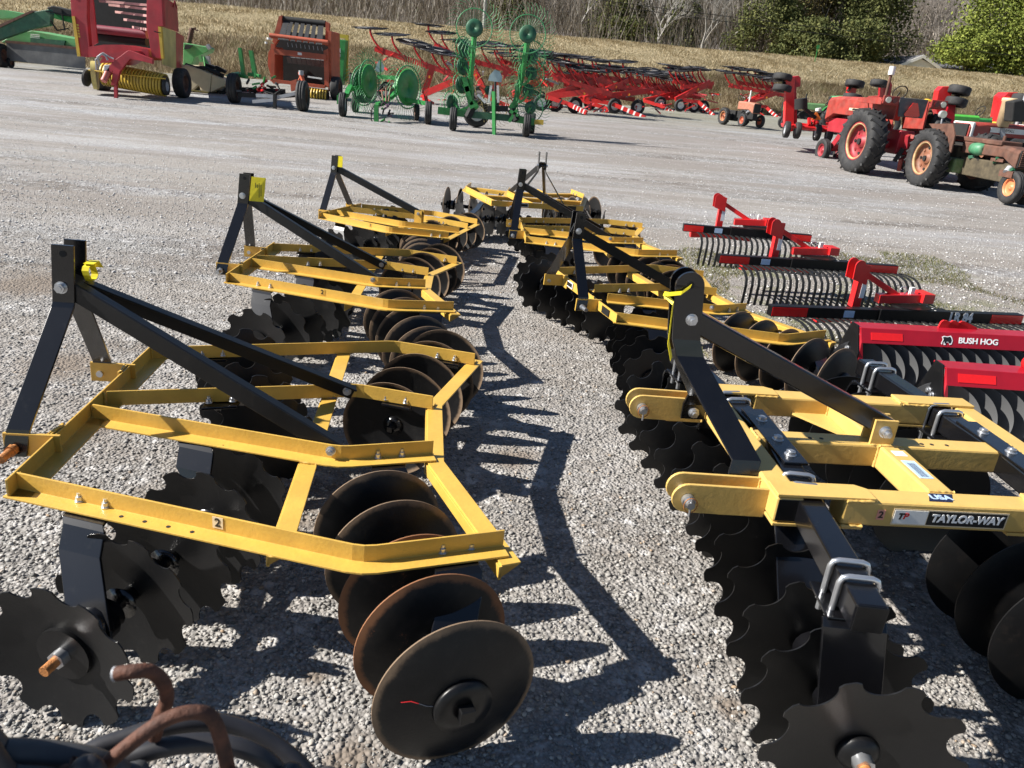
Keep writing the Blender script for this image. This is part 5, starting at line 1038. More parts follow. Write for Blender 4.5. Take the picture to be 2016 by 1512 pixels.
# ------------------------------------------------------------ tractors (forward is +y in their own frame)
def tractor(name, label, loc, rz, paint, rimm, R=.82, Rw=.46, tr=1.75, r=.36, rw=.17, wb=2.5, ftr=1.3, hood=(.62, .62, 1.05, 1.65), hoodm=None, lugs=22, fend=None, exh=None, cap=None, tank=None, grille=None, seat=None, steer=True, narrow=False, eng=RUS, frimm=None, extra=None, group=None, rim_dish=None, scale=1, pan=None, nose=.35):
    root = thing('tractor', label, 'tractor', loc, rz, group); root.scale = (scale,)*3
    class LT(T):
        def __init__(s): s.b = Vector((0, 0, 0)); s.o = root
    t = LT(); hoodm = hoodm or paint
    for sd in (-1, 1):
        wheel(t, (sd*tr/2, 0, R-.02), (sd, 0, 0), R, Rw, rimm, rin=R*.60, lugs=lugs, dish=.1, n=40, name='rear_wheel')
        wheel(t, (sd*ftr/2, wb, r-.01), (sd, 0, 0), r, rw, frimm or rimm, rin=r*.55, groove=True, dish=.3, name='front_wheel')
    t.p(G().cyl((-tr/2, 0, R-.02), (tr/2, 0, R-.02), .13, 14), 'rear_axle', eng)
    t.p(G().bar((-ftr/2, wb, r+.05), (ftr/2, wb, r+.05), .1, .1), 'front_axle', eng)
    w, w2, z0, z1 = hood; y0 = .55; y1 = wb+nose
    t.p(G().box((0, (y0+y1)/2-.05, z0-.18), (.34, y1-y0, .42)), 'engine_block', eng, bevel=.02); t.p(G().box((0, -.05, R+.05), (.44, .85, .62)), 'transmission', eng, bevel=.03)
    g = G(); g.prism([(-w/2, y0, z0), (-w/2, y0, z1-.06), (-w/2+.07, y0, z1), (w/2-.07, y0, z1), (w/2, y0, z1-.06), (w/2, y0, z0)], (0, .001, 0))
    vs = []; sec = [(-.5, 0), (-.5, .82), (-.38, 1), (.38, 1), (.5, .82), (.5, 0)]; g = G()
    for (y, ww, zt, zb) in ((y0, w, z1, z0+.12), (y1-.5, w, z1-.02, z0+.15), (y1, w2*.92, z1-.07, z0-.05)): vs += [(a*ww, y, zb+(zt-zb)*b) for a, b in sec]
    g.add(vs, [(5, 4, 3, 2, 1, 0), (12, 13, 14, 15, 16, 17)]+[(i*6+k, i*6+(k+1) % 6, i*6+6+(k+1) % 6, i*6+6+k) for i in range(2) for k in range(6)])
    hd = t.p(g, 'hood', hoodm, bevel=.02)
    gr = t.p(G().box((0, y1+.015, (z0+z1)/2-.05), (w2*.78, .04, (z1-z0)*.85)), 'grille', grille or DARK, hd)
    if grille:
        for k in range(8): t.p(G().box((0, y1+.045, z0-.02+(z1-z0)*.1*k+.04), (w2*.72, .03, .028)), 'grille_bar', hoodm, gr)
    for k in range(9):
        a = random.uniform(.9, wb); sd = random.choice((-1, 1)); q = Vector((sd*.2, a, z0-.05)); t.p(G().cyl(q, q+Vector((sd*random.uniform(.03, .1), random.uniform(-.25, .25), random.uniform(-.2, .2))), random.uniform(.03, .08), 8), 'engine_fitting', random.choice((eng, DARK, GREY, eng)))
    t.p(G().bar((0, wb, r+.05), (0, wb-.6, z0-.25), .2, .2), 'front_pedestal', eng)
    if exh: t.p(G().cyl((exh[0], exh[1], z1-.1), (exh[0], exh[1], exh[2]), .04, 12), 'exhaust_pipe', exh[3])
    if exh and cap: t.p(G().cyl((exh[0], exh[1], exh[2]-.02), (exh[0], exh[1], exh[2]+.2), .085, 14), 'pipe_cap', cap)
    if fend == 'shell':
        for sd in (-1, 1):
            g = G(); P = [(sd*(tr/2-.02), (R+.08)*math.cos(a), R+(R+.08)*math.sin(a)) for a in np.linspace(.5, 2.6, 14)]; strap(g, P, Rw*.9, .015); t.p(g, 'fender', paint)
    if steer:
        c = Vector((0, .35, z1+.12)); t.p(G().tube([c+Vector((.2*math.cos(a), -.08*math.sin(a), .17*math.sin(a)+.05)) for a in np.linspace(0, 6.28, 19)[:-1]], .016, 6, closed=True), 'steering_wheel', DARK); t.p(G().cyl(c+Vector((0, 0, .05)), (0, .62, z1-.15), .02, 8), 'steering_column', DARK)
    if seat: t.p(G().box((0, -.25, R+.55), (.45, .42, .10)), 'seat', seat, bevel=.03); t.p(G().box((0, -.48, R+.75), (.45, .08, .38)), 'seat_back', seat, bevel=.03)
    if extra: extra(t, locals())
    t.p(G().bar((0, -.5, R*.55), (0, -.85, R*.55), .1, .05), 'drawbar', eng)
    return root
def gpos(px, py): p = WG(px, py); return p
# weathered red tractor seen from its left rear
def ih(t, k):
    z = 1.96
    for sd in (-1, 1):
        t.p(G().prism([(sd*.46, .75, z-.02), (sd*.46, -.30, z+.02), (sd*.46, -.42, z-.05), (sd*.46, -.42, z-.16), (sd*.46, .75, z-.14)], (sd*.50, 0, 0)), 'flat_fender', IHR, bevel=.01)
        t.p(G().prism([(sd*.46, -.40, z-.15), (sd*.46, -.40, z-.75), (sd*.46, .55, z-.75), (sd*.46, .75, z-.15)], (sd*.02, 0, 0)), 'fender_side', IHR)
        lb = t.p(G().box((sd*.70, -.43, z-.03), (.46, .05, .20)), 'lamp_panel', IHR, bevel=.01)
        t.p(G().cyl((sd*.62, -.455, z-.03), (sd*.62, -.48, z-.03), .072, 16), 'tail_lamp', mat('dark_red_lens', (.12, .01, .015), .25), lb); t.p(G().cyl((sd*.80, -.455, z-.03), (sd*.80, -.49, z-.03), .075, 16), 'work_lamp', LENS, lb)
        t.p(G().tube([(sd*.44, .9, z-.35), (sd*.6, .85, z-.05), (sd*.62, .8, z+.02), (sd*.66, .2, z+.05)], .018, 6), 'grab_rail', IHR)
    t.p(G().prism([(-.42, -.36, z+.06), (.42, -.36, z+.06), (.36, -.40, z-.42), (-.36, -.40, z-.42)], (0, .04, 0)), 'grey_back_panel', mat('dusty_grey_panel', (.085, .085, .09), .6, dirt=.4), bevel=.01)
    t.p(G().prism([(.02, -.43, z-.08), (.07, -.43, z-.08), (.19, -.43, z-.33), (.16, -.43, z-.37), (-.16, -.43, z-.37), (-.19, -.43, z-.33), (-.03, -.43, z-.08)], (0, .02, 0)), 'triangle_sign', SMV)
    t.p(G().prism([(.02, -.434, z-.05), (.09, -.434, z-.05), (.23, -.434, z-.35), (.19, -.434, z-.40), (-.19, -.434, z-.40), (-.23, -.434, z-.35), (-.05, -.434, z-.05)], (0, .012, 0)), 'sign_border', REFL)
    for i in range(14):
        a = Vector((random.uniform(-.25, .25), random.uniform(-.75, -.45), random.uniform(.45, 1.15))); t.p(G().bar(a, a+Vector((random.uniform(-.2, .2), random.uniform(-.1, .1), random.uniform(-.35, .35))), .09, .1), 'hitch_linkage', random.choice((IHR, BRED, IHR, DARK)))
    t.p(G().box((-.335, 1.7, 1.62), (.004, .9, .07)), 'side_stripe', CREAM); t.p(G().box((-.34, 1.75, 1.62), (.004, .42, .05)), 'badge', INK)
    for x in (-.10, .1): t.p(G().box((0, 0, z+.0), (0, 0, 0)), 'x', DARK) if 0 else None
a = gpos(1712, 343); 
tractor('tractor', 'weathered red tractor seen from behind with an orange triangle sign and white-capped exhaust', (a.x+.62, a.y+.35, gz(a.x, a.y)), R_(9), IHR, mat('red_rim', (.27, .018, .028), .55, var=.4, dirt=.4, dcol=(.25, .12, .08)), R=.84, Rw=.5, tr=1.95, r=.35, rw=.2, wb=3.15, ftr=.62, hood=(.66, .66, 1.30, 1.98), exh=(-.02, .95, 2.62, RUS), cap=WHT, lugs=20, extra=ih, eng=BRED, group='old farm tractors parked at the right')
# rusty tractor facing right towards the camera
def rusty(t, k):
    t.p(G().box((0, 1.0, 1.24), (.52, 1.9, .10)), 'rusty_hood_top', RUS, bevel=.02)
    t.p(G().lathe([(.001, -.22), (.13, -.2), (.15, 0), (.13, .2), (.001, .22)], (.22, 1.15, 1.05), (0, 1, 0), 16), 'air_cleaner', mat('old_green_tank', (.05, .20, .10), .5, dirt=.4))
    for i in range(26):
        a = Vector((random.uniform(-.26, .26), random.uniform(.3, 2.4), random.uniform(.62, 1.18))); t.p(G().bar(a, a+Vector((random.uniform(-.1, .1), random.uniform(-.4, .4), random.uniform(-.15, .15))), .06, .07), 'engine_fitting', random.choice((RUS, DARK, RUS, DGRN, BRED, GREY)))
    t.p(G().box((0, 2.45, .62), (.6, .45, .14)), 'front_bolster', RUS); t.p(G().box((.2, .35, .6), (.4, .6, .35)), 'gear_housing', mat('old_green_housing', (.10, .16, .06), .6, dirt=.5), bevel=.05)
    t.p(G().prism([(.6, -.5, 1.50), (.6, .5, 1.56), (.6, .72, 1.30), (.6, .75, .9)], (.03, 0, 0)), 'fender_remnant', RUS)
    g = G().cyl((.55, -.1, 1.75), (.55, -.2, 1.75), .09, 14); t.p(g, 'work_lamp', LENS); t.p(G().bar((.5, -.12, 1.2), (.55, -.12, 1.7), .03, .03), 'lamp_post', GREY)
a = gpos(1812, 366)
tractor('tractor', 'rust-brown stripped tractor with exposed green engine, facing the camera', (a.x+.70, a.y+.06, gz(a.x, a.y)), R_(185), RUS, mat('rust_orange_rim', (.22, .085, .045), .6, var=.3, dirt=.4), R=.70, Rw=.40, tr=1.45, r=.36, rw=.2, wb=2.62, ftr=.36, nose=.0, hood=(.5, .56, .80, 1.22), lugs=20, grille=DARK, hoodm=RUS, exh=(-.1, 1.5, 1.4, RUS), extra=rusty, eng=mat('rusty_green_casting', (.07, .055, .032), .75, var=.4, vs=8), frimm=mat('orange_front_rim', (.62, .20, .08), .5, var=.15, dirt=.2), steer=False, group='old farm tractors parked at the right')
# red and white tractor at the right edge
def rw(t, k):
    t.p(G().box((-.345, 1.65, 1.42), (.004, 1.3, .13)), 'white_side_band', WHT); text('FARMALL', .12, INK, t.o, frame3((-.349, 1.7, 1.42), (0, -1, 0), (0, 0, 1)), 'lettering', sx=.9)
    t.p(G().prism([(-.34, 2.2, 1.55), (.34, 2.2, 1.55), (.34, 2.95, 1.42), (.34, 2.95, 1.1), (-.34, 2.95, 1.1), (-.34, 2.95, 1.42)], (0, 0, .02)) if 0 else G().box((0, 2.86, 1.32), (.66, .10, .5)), 'white_nose', WHT, bevel=.03)
    t.p(G().box((0, .55, 1.5), (.74, .35, .22)), 'white_cowl', WHT, bevel=.04)
    t.p(G().cyl((-.1, 1.2, 1.6), (-.1, 1.2, 2.7), .045, 12), 'exhaust_stack', GREY)
a = W(1960, 345, 19.8); a.z = gz(a.x, a.y)
tractor('tractor', 'red and white tractor at the right edge, mostly behind the rusty one', (a.x+2.5, a.y+2.6, gz(a.x, a.y+2)), R_(108), IHR, WHT, R=.8, Rw=.45, tr=1.8, wb=2.6, hood=(.66, .66, 1.12, 1.6), lugs=20, extra=rw, eng=DARK, group='old farm tractors parked at the right')
# green tractors further back
a = W(1625, 232, 37); z_ = gz(a.x, 37)
tractor('tractor', 'green tractor with cream rear rims behind the leftmost upright red mower', (a.x+.3, 37, z_), R_(80), GRN, mat('cream_rim', (.62, .55, .36), .5), R=.75, Rw=.4, tr=1.6, wb=2.4, hood=(.6, .6, 1.0, 1.5), hoodm=mat('olive_green_hood', (.10, .20, .08), .5), lugs=18, scale=.82, fend='shell', seat=DARK, exh=(0, 1.6, 1.95, DARK), eng=DARK)
a = W(1745, 215, 38)
tractor('tractor', 'faded mint-green machine between the upright red mowers', (a.x, 38, gz(a.x, 38)), R_(78), mat('mint_paint', (.10, .36, .16), .5, dirt=.2), DARK, R=.6, Rw=.3, tr=1.4, wb=2.2, r=.3, hood=(.9, .9, 1.2, 1.65), lugs=16, eng=DARK, steer=True)
a = W(1950, 245, 30)
def rops(t, k): t.p(G().tube([(-.45, -.2, 1.0), (-.45, -.2, 2.0), (-.38, -.2, 2.08), (.38, -.2, 2.08), (.45, -.2, 2.0), (.45, -.2, 1.0)], .035, 8), 'roll_bar', DARK)
tractor('tractor', 'bright lime compact tractor with a yellow seat near the right edge', (a.x-.2, 30, gz(a.x, 30)), R_(100), LIME, FYEL, R=.5, Rw=.28, tr=1.2, wb=1.7, r=.3, hood=(.7, .7, .95, 1.42), lugs=16, seat=FYEL, eng=DARK, frimm=FYEL)
a = W(1972, 240, 33)
tractor('tractor', 'green compact tractor with a black roll bar at the right edge', (a.x+.2, 33, gz(a.x, 33)), R_(95), GRN, FYEL, R=.5, Rw=.28, tr=1.2, wb=1.6, r=.3, hood=(.7, .7, .9, 1.3), lugs=16, seat=DARK, eng=DARK, extra=rops)
a = W(1458, 233, 37)
tractor('tractor', 'small faded orange tractor among the red rakes', (a.x-.3, 37, gz(a.x, 37)), R_(200), mat('dusty_orange', (.34, .13, .08), .6, dirt=.4), mat('orange_rim', (.42, .12, .05), .5), R=.5, Rw=.32, tr=1.5, wb=1.9, r=.38, rw=.2, ftr=1.3, hood=(.5, .6, .85, 1.45), lugs=14, eng=DARK, frimm=ORG, scale=.72, exh=(0, 1.3, 2.1, WHT))
# other small things behind the tractors
t = M2('seat_pair', 'two bright yellow moulded seats behind the red tractor', 'seats', 1822, 262, Y=26)
for x in (1811, 1832):
    t.poly('seat_shell', mat('bright_yellow_seat', (.78, .45, .03), .4), [(x-9, 212), (x-9, 198), (x-3, 194), (x+4, 197), (x+9, 203), (x+9, 214)], 0, .3, bevel=.05)
t.bars('seat_frame', DARK, [((1800, 216, .1), (1842, 220, .1)), ((1803, 216, .2), (1803, 262, .2)), ((1838, 218, .2), (1838, 264, .2))], .06, .06)
t = M2('steering_seat', 'black curved seat back beside the two yellow seats', 'seat', 1786, 262, Y=25.5)
t.poly('seat_back', DARK, [(1771, 208), (1774, 198), (1782, 194), (1796, 196), (1802, 202), (1803, 210)], 0, .12, bevel=.03); t.bars('seat_post', DARK, [((1787, 208, .06), (1787, 262, .06))], .06, .06)
t = M2('plastic_tank', 'tan plastic bucket-shaped tank standing behind the red and white tractor', 'tank', 1976, 262, Y=21.5)
g = G(); q = t.P(1972, 250); g.lathe([(.001, 0), (.15, 0), (.17, .62), (.19, .64), (.19, .70), (.17, .72), (.001, .72)], q, (0, 0, 1), 20); t.p(g, 'tank_body', mat('tan_plastic', (.55, .42, .25), .5)); t.bars('tank_stand', GREY, [((1972, 252, 0), (1972, 285, 0))], .12, .12)

# red batwing mowers with folded wings
BG = 'red batwing mowers with folded wings'
def wing(t, pts, dy, th=.22, m=RED, name='wing'):
    w = t.poly(name, m, pts, dy, th, bevel=.015); return w
def edge_tyre(t, px, py, dy, R=.3, w=.2, ax=(.1, .1, 1)):
    wheel(t, t.P(px, py, dy), ax, R, w, DARK, n=20, name='wing_wheel')
t = M2('batwing_mower', 'red batwing mower with upright wings, nearest the red rakes', 'mower', 1600, 266, BG, Y=26.5)
wing(t, [(1548, 158), (1557, 151), (1565, 152), (1563, 258), (1546, 262), (1545, 240)], 0); wing(t, [(1562, 151), (1573, 149), (1577, 154), (1576, 170), (1568, 172), (1570, 245), (1563, 258)], .15, .5, CRIM)
wing(t, [(1673, 162), (1684, 160), (1690, 166), (1680, 200), (1664, 250), (1650, 250), (1656, 225), (1668, 195)], .3); wing(t, [(1742, 162), (1754, 159), (1757, 168), (1750, 205), (1738, 208)], 2.0, .5, CRIM)
t.poly('deck', RED, [(1556, 246), (1578, 242), (1606, 246), (1650, 250), (1666, 240), (1662, 262), (1630, 262), (1600, 258), (1558, 254)], -.1, 1.1, bevel=.03)
t.tube('deck_tube', RED, [(1560, 248, -.2), (1650, 258, -.2)], .06, 8)
for x, y in ((1549, 255), (1570, 257), (1609, 261), (1632, 264)): wheel(t, t.P(x, y, -.3), (1, -.1, 0), .26, .17, GREY, n=20, name='deck_wheel')
for x, y in ((1541, 152), (1540, 174), (1683, 165), (1678, 192), (1731, 164)): edge_tyre(t, x, y, .1 if x < 1700 else 2)
t.bars('wheel_arm', DARK, [((1542, 152, .1), (1543, 176, .1)), ((1543, 163, .1), (1556, 166, .1)), ((1680, 165, .1), (1668, 180, .2)), ((1733, 166, 2), (1745, 172, 2))], .06, .07)
t.poly('triangle_sign', SMV, [(1606, 221), (1609, 221), (1617, 236), (1597, 236)], -.35, .02)
t.bars('tongue', DARK, [((1578, 208, -.6), (1605, 232, -.4))], .09, .09); t.tube('jack_cap', DARK, [(1577, 194, -.6), (1577, 214, -.6)], .2, 10); t.tube('white_ball', WHT, [(1611, 213, -.2), (1611, 218, -.2)], .09, 10)
for i in range(12): x = random.uniform(1590, 1650); t.bars('linkage', random.choice((RED, RED, CRIM, DARK)), [((x, random.uniform(236, 248), -.2), (x+random.uniform(-10, 10), random.uniform(232, 252), -.1))], .08, .08)
t = M2('batwing_mower', 'red batwing mower wing with two black tyres, right of the red tractor', 'mower', 1866, 268, BG, Y=25)
wing(t, [(1848, 178), (1856, 170), (1868, 170), (1876, 176), (1868, 215), (1850, 235), (1842, 212)], 0, .3); wing(t, [(1868, 205), (1882, 206), (1878, 262), (1862, 268), (1860, 230)], -.1, .6, CRIM)
for x, y in ((1889, 178), (1882, 201)): edge_tyre(t, x, y, -.1, .32, .24, (.15, .05, 1))
t.bars('wheel_arm', DARK, [((1889, 178, 0), (1882, 202, 0)), ((1884, 190, 0), (1872, 192, 0))], .07, .08)
t = M2('batwing_mower', 'red batwing mower wing at the right edge behind the exhaust stack', 'mower', 1990, 262, BG, Y=23)
wing(t, [(1976, 190), (1985, 182), (2004, 182), (2012, 190), (2005, 235), (1985, 238), (1968, 232)], 0, .5); wing(t, [(1976, 192), (1990, 190), (1982, 240), (1964, 240)], -.1, .3); edge_tyre(t, 2012, 196, 0, .32, .24)
t = M2('control_stand', 'black tractor control stand at the right edge above the white cowl', 'control stand', 2008, 262, Y=21)
t.poly('stand', DARK, [(1996, 200), (2016, 196), (2030, 240), (1992, 240)], 0, .4, bevel=.03)

# ------------------------------------------------------------ house, pole, wires, markers beyond the bank
def yt_(x): return float(yfoot(x))+17
b = W(1806, 128, 80); root = T('house', 'white gabled house with a grey roof just beyond the embankment', 'house', (b.x, 80, 4.6))
x0, x1, xa = W(1779, 133, 80).x, W(1836, 140, 80).x, W(1806, 118, 80).x; zr = W(1806, 111, 80).z; ze = W(1779, 125, 80).z; xc = (x0+x1)/2; hw = (x1-x0)/2+.1
root.p(G().prism([(xc-hw, 80, 4.4), (xc+hw, 80, 4.4), (xc+hw, 80, ze), (xc, 80, zr-.15), (xc-hw, 80, ze)], (0, 7, 0)), 'wall', WHT)
for sd in (-1, 1):
    rf = root.p(G().prism([(xc, 79.6, zr), (xc+sd*(hw+.5), 79.6, ze-.28), (xc+sd*(hw+.5), 79.6, ze-.13), (xc, 79.6, zr+.16)], (0, 8, 0)), 'roof', mat('grey_shingles', (.13, .13, .14), .8, var=.2))
    root.p(G().prism([(xc, 79.54, zr-.12), (xc+sd*(hw+.5), 79.54, ze-.40), (xc+sd*(hw+.5), 79.54, ze-.12), (xc, 79.54, zr+.17)], (0, .08, 0)), 'barge_board', WHT, rf)
root.p(G().prism([(xc+hw*.2, 82.5, zr-.1), (xc+hw*.2, 86, zr-.1), (xc+hw*.2, 88, ze), (xc+hw*.2, 80.6, ze)], (7, 0, 0)), 'wing_roof', MT['grey_shingles']); root.p(G().box((xc+hw+2.9, 84.4, 5.2), (5.6, 6, 2.0)), 'wing_wall', WHT)
b = W(1970, 140, 100); root = T('house', 'small grey-roofed house half hidden behind the bright green tree', 'house', (b.x, 100, 6.4)); zz = W(1960, 140, 100).z
root.p(G().box((b.x, 103, zz-1.6), (7, 6, 2.6)), 'wall', mat('grey_siding', (.38, .38, .38), .7)); root.p(G().prism([(b.x-3.8, 99.7, zz-.3), (b.x-3.8, 106.3, zz-.3), (b.x-3.8, 103, zz+1.2)], (7.6, 0, 0)), 'roof', MT['grey_shingles'])
b = W(953, 48, 66); t = T('utility_pole', 'grey wooden utility pole standing on the embankment crest', 'utility pole', (b.x, 66, ztop(66)-.3))
t.p(G().cyl((b.x, 66, ztop(66)-.3), (b.x, 66, ztop(66)+10), .14, 12, .11), 'pole', mat('grey_weathered_wood', (.30, .29, .27), .8, var=.15)); t.p(G().box((b.x, 65.85, ztop(66)+9.3), (2.4, .1, .12)), 'cross_arm', MT['grey_weathered_wood'])
for q0, q1, lab in (((1190, 0, 68), (2200, 112, 74), 'upper thin black power line crossing in front of the trees'), ((1230, 14, 68), (2200, 128, 74), 'lower thin black power line crossing in front of the trees')):
    a = W(*q0); b = W(*q1); a = a+(a-b)*.04; t = T('power_line', lab, 'power line', a)
    P = [a.lerp(b, u)+Vector((0, 0, -.9*4*u*(1-u)*.3)) for u in np.linspace(0, 1, 24)]; t.p(G().tube(P, .022, 5), 'wire', DARK)
b = W(1605, 118, 64); t = T('marker_post', 'small green marker post on the embankment crest', 'marker post', (b.x, 64, ztop(64)-.2)); t.p(G().box((b.x, 64, ztop(64)+.35), (.05, .05, 1.1)), 'post', GRN); t.p(G().box((b.x, 63.96, ztop(64)+.85), (.22, .02, .25)), 'plate', GRN)
for i, (px, py) in enumerate(((1288, 116), (1272, 119), (1320, 132), (1414, 133), (1000, 118), (1597, 142))):
    q = W(px, py, yt_(W(px, py, 56).x)-4.5); t = T('litter', ('white plastic bag caught on the bank, largest scrap', 'small pale scrap beside the largest white bag', 'pale scrap of litter right of the white bag', 'tiny white scrap on the bank above the orange tractor', 'white scrap near the tall green rake top', 'white scrap above the leftmost upright mower')[i], 'litter', (q.x, q.y, q.z))
    t.p(G().lathe([(.001, -.12), (.14, -.06), (.2, .03), (.1, .12), (.001, .15)], (q.x, q.y, q.z), (.3, .1, 1), 7, False), 'bag', WHT)

# ------------------------------------------------------------ trees
def leaves(N, centre, rad, seed, size, shape='cone', fill=.35, lean=0):
    rs = np.random.RandomState(seed); h = rs.rand(N)**.85
    nl = 46; lz = rs.rand(nl)**.9; la = rs.uniform(0, 6.28, nl); pick = rs.randint(0, nl, N)
    prof = (lambda z: np.clip(1.05-z, 0, 1)**.62*np.clip(.55+z*3.2, 0, 1)) if shape == 'cone' else (lambda z: np.sqrt(np.clip(1-(2*z-1)**2, 0, 1))*.98+.04)
    lr = prof(lz)*rs.uniform(.55, .95, nl); C = np.stack([lr*np.cos(la), lr*np.sin(la), lz], -1)[pick]
    s = rs.normal(0, 1, (N, 3))*np.array([.17, .17, .055 if shape == 'cone' else .10])*(.8+.5*rs.rand(nl)[pick])[:, None]
    P = C+s; k = P[:, 2] > 0; P = P[k]; n_ = len(P)
    P = P*np.array(rad)[None]+np.array(centre)[None]
    a = rs.normal(0, 1, (n_, 3)); a /= np.linalg.norm(a, axis=1)[:, None]; b = np.cross(a, rs.normal(0, 1, (n_, 3))); b /= np.linalg.norm(b, axis=1)[:, None]+1e-6
    sz = size*rs.uniform(.5, 1.5, n_)[:, None]
    V = np.stack([P-a*sz, P+b*sz*.6, P+a*sz, P-b*sz*.6], 1).reshape(-1, 3); return V, np.arange(n_*4).reshape(-1, 4)
def fol(name, st):
    m, n, L, b, tc, mp, noi, vor, rmp, mix, mth = nodes(name); rp = n.new('ShaderNodeNewGeometry')
    c = mix(noi(.6, 3, .6), rmp(rp.outputs['Random Per Island'], st), rmp(noi(1.2, 3, .6), [(.35, st[0][1]), (.65, st[-1][1])])); L.new(c, b.inputs['Base Color']); b.inputs['Roughness'].default_value = .8; b.inputs['Specular IOR Level'].default_value = .15; return m
CED = fol('cedar_foliage', [(0, (.035, .050, .018)), (.5, (.085, .10, .034)), (1, (.16, .16, .055))]); CEDB = fol('bronzed_cedar_foliage', [(0, (.035, .036, .014)), (.5, (.095, .082, .03)), (1, (.19, .145, .055))]); PIN = fol('bright_pine_foliage', [(0, (.06, .085, .016)), (.5, (.14, .18, .035)), (1, (.26, .29, .06))])
BARK = mat('bark', (.10, .085, .07), .9, var=.3, vs=3); TWG = mat('grey_twigs', (.22, .195, .17), .9, var=.2, vs=1); PALEB = mat('pale_bark', (.27, .255, .235), .8, var=.2, vs=2)
def gz2(x, y): return ztop(yt_(x))-.4
def evergreen(label, px, Y, wid, hgt, m, seed, shape='cone', N=9000, sz=.2, group='evergreens beyond the embankment', basez=None):
    x = W(px, 80, Y).x; z = gz2(x, Y) if basez is None else basez
    t = T('evergreen_tree', label, 'tree', (x, Y, z), group); V, Fc = leaves(N, (0, 0, .15), (wid/2, wid/2, hgt), seed, sz, shape)
    o = nmesh('crown', V, Fc, m); o.parent = t.o; t.p(G().cyl((x, Y, z-.3), (x, Y, z+hgt*.75), .22, 8, .06), 'trunk', BARK)
    for i in range(10):
        a = i*2.4; zz = z+hgt*(.1+.07*i); r_ = wid*.32*(1-.07*i); t.p(G().cyl((x, Y, zz), (x+math.cos(a)*r_, Y+math.sin(a)*r_, zz+.4), .05, 5, .02), 'limb', BARK)
    return t
for i, q in enumerate((
    ('dark cedar at the left end of the large evergreen clump', 1500, 84, 7.5, 10, CED), ('tall bronzed cedar second from left in the large clump', 1566, 88, 8, 17, CEDB), ('wide cedar in the middle of the large evergreen clump', 1645, 86, 9, 18, CED),
    ('dense dark cedar at the right end of the large clump', 1722, 84, 7.5, 18, CED), ('low spreading cedar at the foot of the large clump', 1590, 80, 7, 4.2, CED), ('low green cedar at the foot of the clump, right side', 1690, 80, 6, 4, CED),
    ('bushy dark cedar behind the tall green rake, right of it', 1228, 84, 6.5, 6.5, CED), ('narrow dark cedar beside the utility pole', 1000, 84, 5.5, 9, CED), ('dark cedar behind the power lines left of the large clump', 1330, 90, 6, 6.5, CED), ('small dark cedar between the pole and the bushy one', 1185, 92, 5, 7, CED))):
    evergreen(q[0], q[1], q[2], q[3], q[4], q[5], 50+i, N=34000 if q[4] > 12 else 15000, sz=.115)
evergreen('bright yellow-green pine filling the upper right corner', 1975, 78, 8, 18, PIN, 80, 'round', 40000, .12, 'yellow-green pines by the grey-roofed house'); evergreen('low yellow-green tree right of the gabled house', 1915, 78, 5.5, 2.8, PIN, 81, 'round', 14000, .11, 'yellow-green pines by the grey-roofed house', basez=6.2); evergreen('bright yellow-green pine partly cut off by the right edge', 2065, 76, 8, 15, PIN, 82, 'round', 24000, .12, 'yellow-green pines by the grey-roofed house')
# bare winter trees
def bare(seed, H, spread=.55, levels=5, n0=3):
    rs = random.Random(seed); segs = []
    def br(p, d, L, r, lv):
        q = p+d*L; mid = p.lerp(q, .5)+Vector((rs.uniform(-1, 1), rs.uniform(-1, 1), 0))*L*.06; segs.append((p, mid, r, r*.85)); segs.append((mid, q, r*.85, r*.7))
        if lv == 0: return
        for k in range(rs.choice((2, 3, 3)) if lv > 1 else 3):
            a = rs.uniform(0, 6.28); s = rs.uniform(.35, 1)*spread; e = d.orthogonal().normalized(); f = d.cross(e); nd = (d+(e*math.cos(a)+f*math.sin(a))*s*1.3+Vector((0, 0, .12))).normalized(); br(p.lerp(q, rs.uniform(.55, 1)), nd, L*rs.uniform(.62, .82), r*.58, lv-1)
    
    for _ in range(rs.choice((1, 2, 2))): br(Vector((rs.uniform(-.3, .3), rs.uniform(-.3, .3), 0)), Vector((rs.uniform(-.16, .16), rs.uniform(-.16, .16), 1)).normalized(), H*.20, H*.0085, levels+1)
    g = G()
    for p, q, a, b in segs: g.tube([p, q], [a, b], 3 if a < .08 else 6, cap=False)
    return g
BV = [bare(100+i, 11, .55+.05*i, 5) for i in range(5)]
for k, (px, Y, s, m, lab) in enumerate(((560, 84, .95, PALEB, 'bare tree with spreading white limbs, above the orange baler'), (640, 80, .9, PALEB, 'bare pale tree just left of the raised black rake wheels'), (760, 86, 1.0, PALEB, 'bare white-limbed tree above the first red rake'), (850, 82, .95, TWG, 'bare grey tree left of the utility pole'), (1060, 82, 1.05, TWG, 'bare grey tree right of the tall green rake top'),
    (1145, 84, 1.15, PALEB, 'bare pale tree with twin stems between two dark cedars'), (1300, 82, 1.05, PALEB, 'bare pale tree left of the power-line cedar'), (1390, 80, 1.1, PALEB, 'bare pale tree against the left side of the large evergreens'), (1430, 86, 1.15, PALEB, 'bare pale many-limbed tree touching the evergreen clump'), (1815, 96, 1.1, TWG, 'bare grey tree behind the gabled house'), (1860, 98, 1.1, TWG, 'bare grey tree right of the gabled house'), (480, 88, .9, TWG, 'bare grey tree at the left end of the wood'))):
    x = W(px, 40, Y).x; z = gz2(x, Y); me_ = BV[k % 5]; t = T('bare_tree', lab, 'tree', (x, Y, z), 'bare winter trees'); me = me_.mesh('limbs'); me.materials.append(m)
    o = bpy.data.objects.new('limbs', me); COL.objects.link(o); o.parent = t.o; o.scale = (s*1.25, s*1.25, s*1.2); o.rotation_euler = (0, 0, k*1.7)
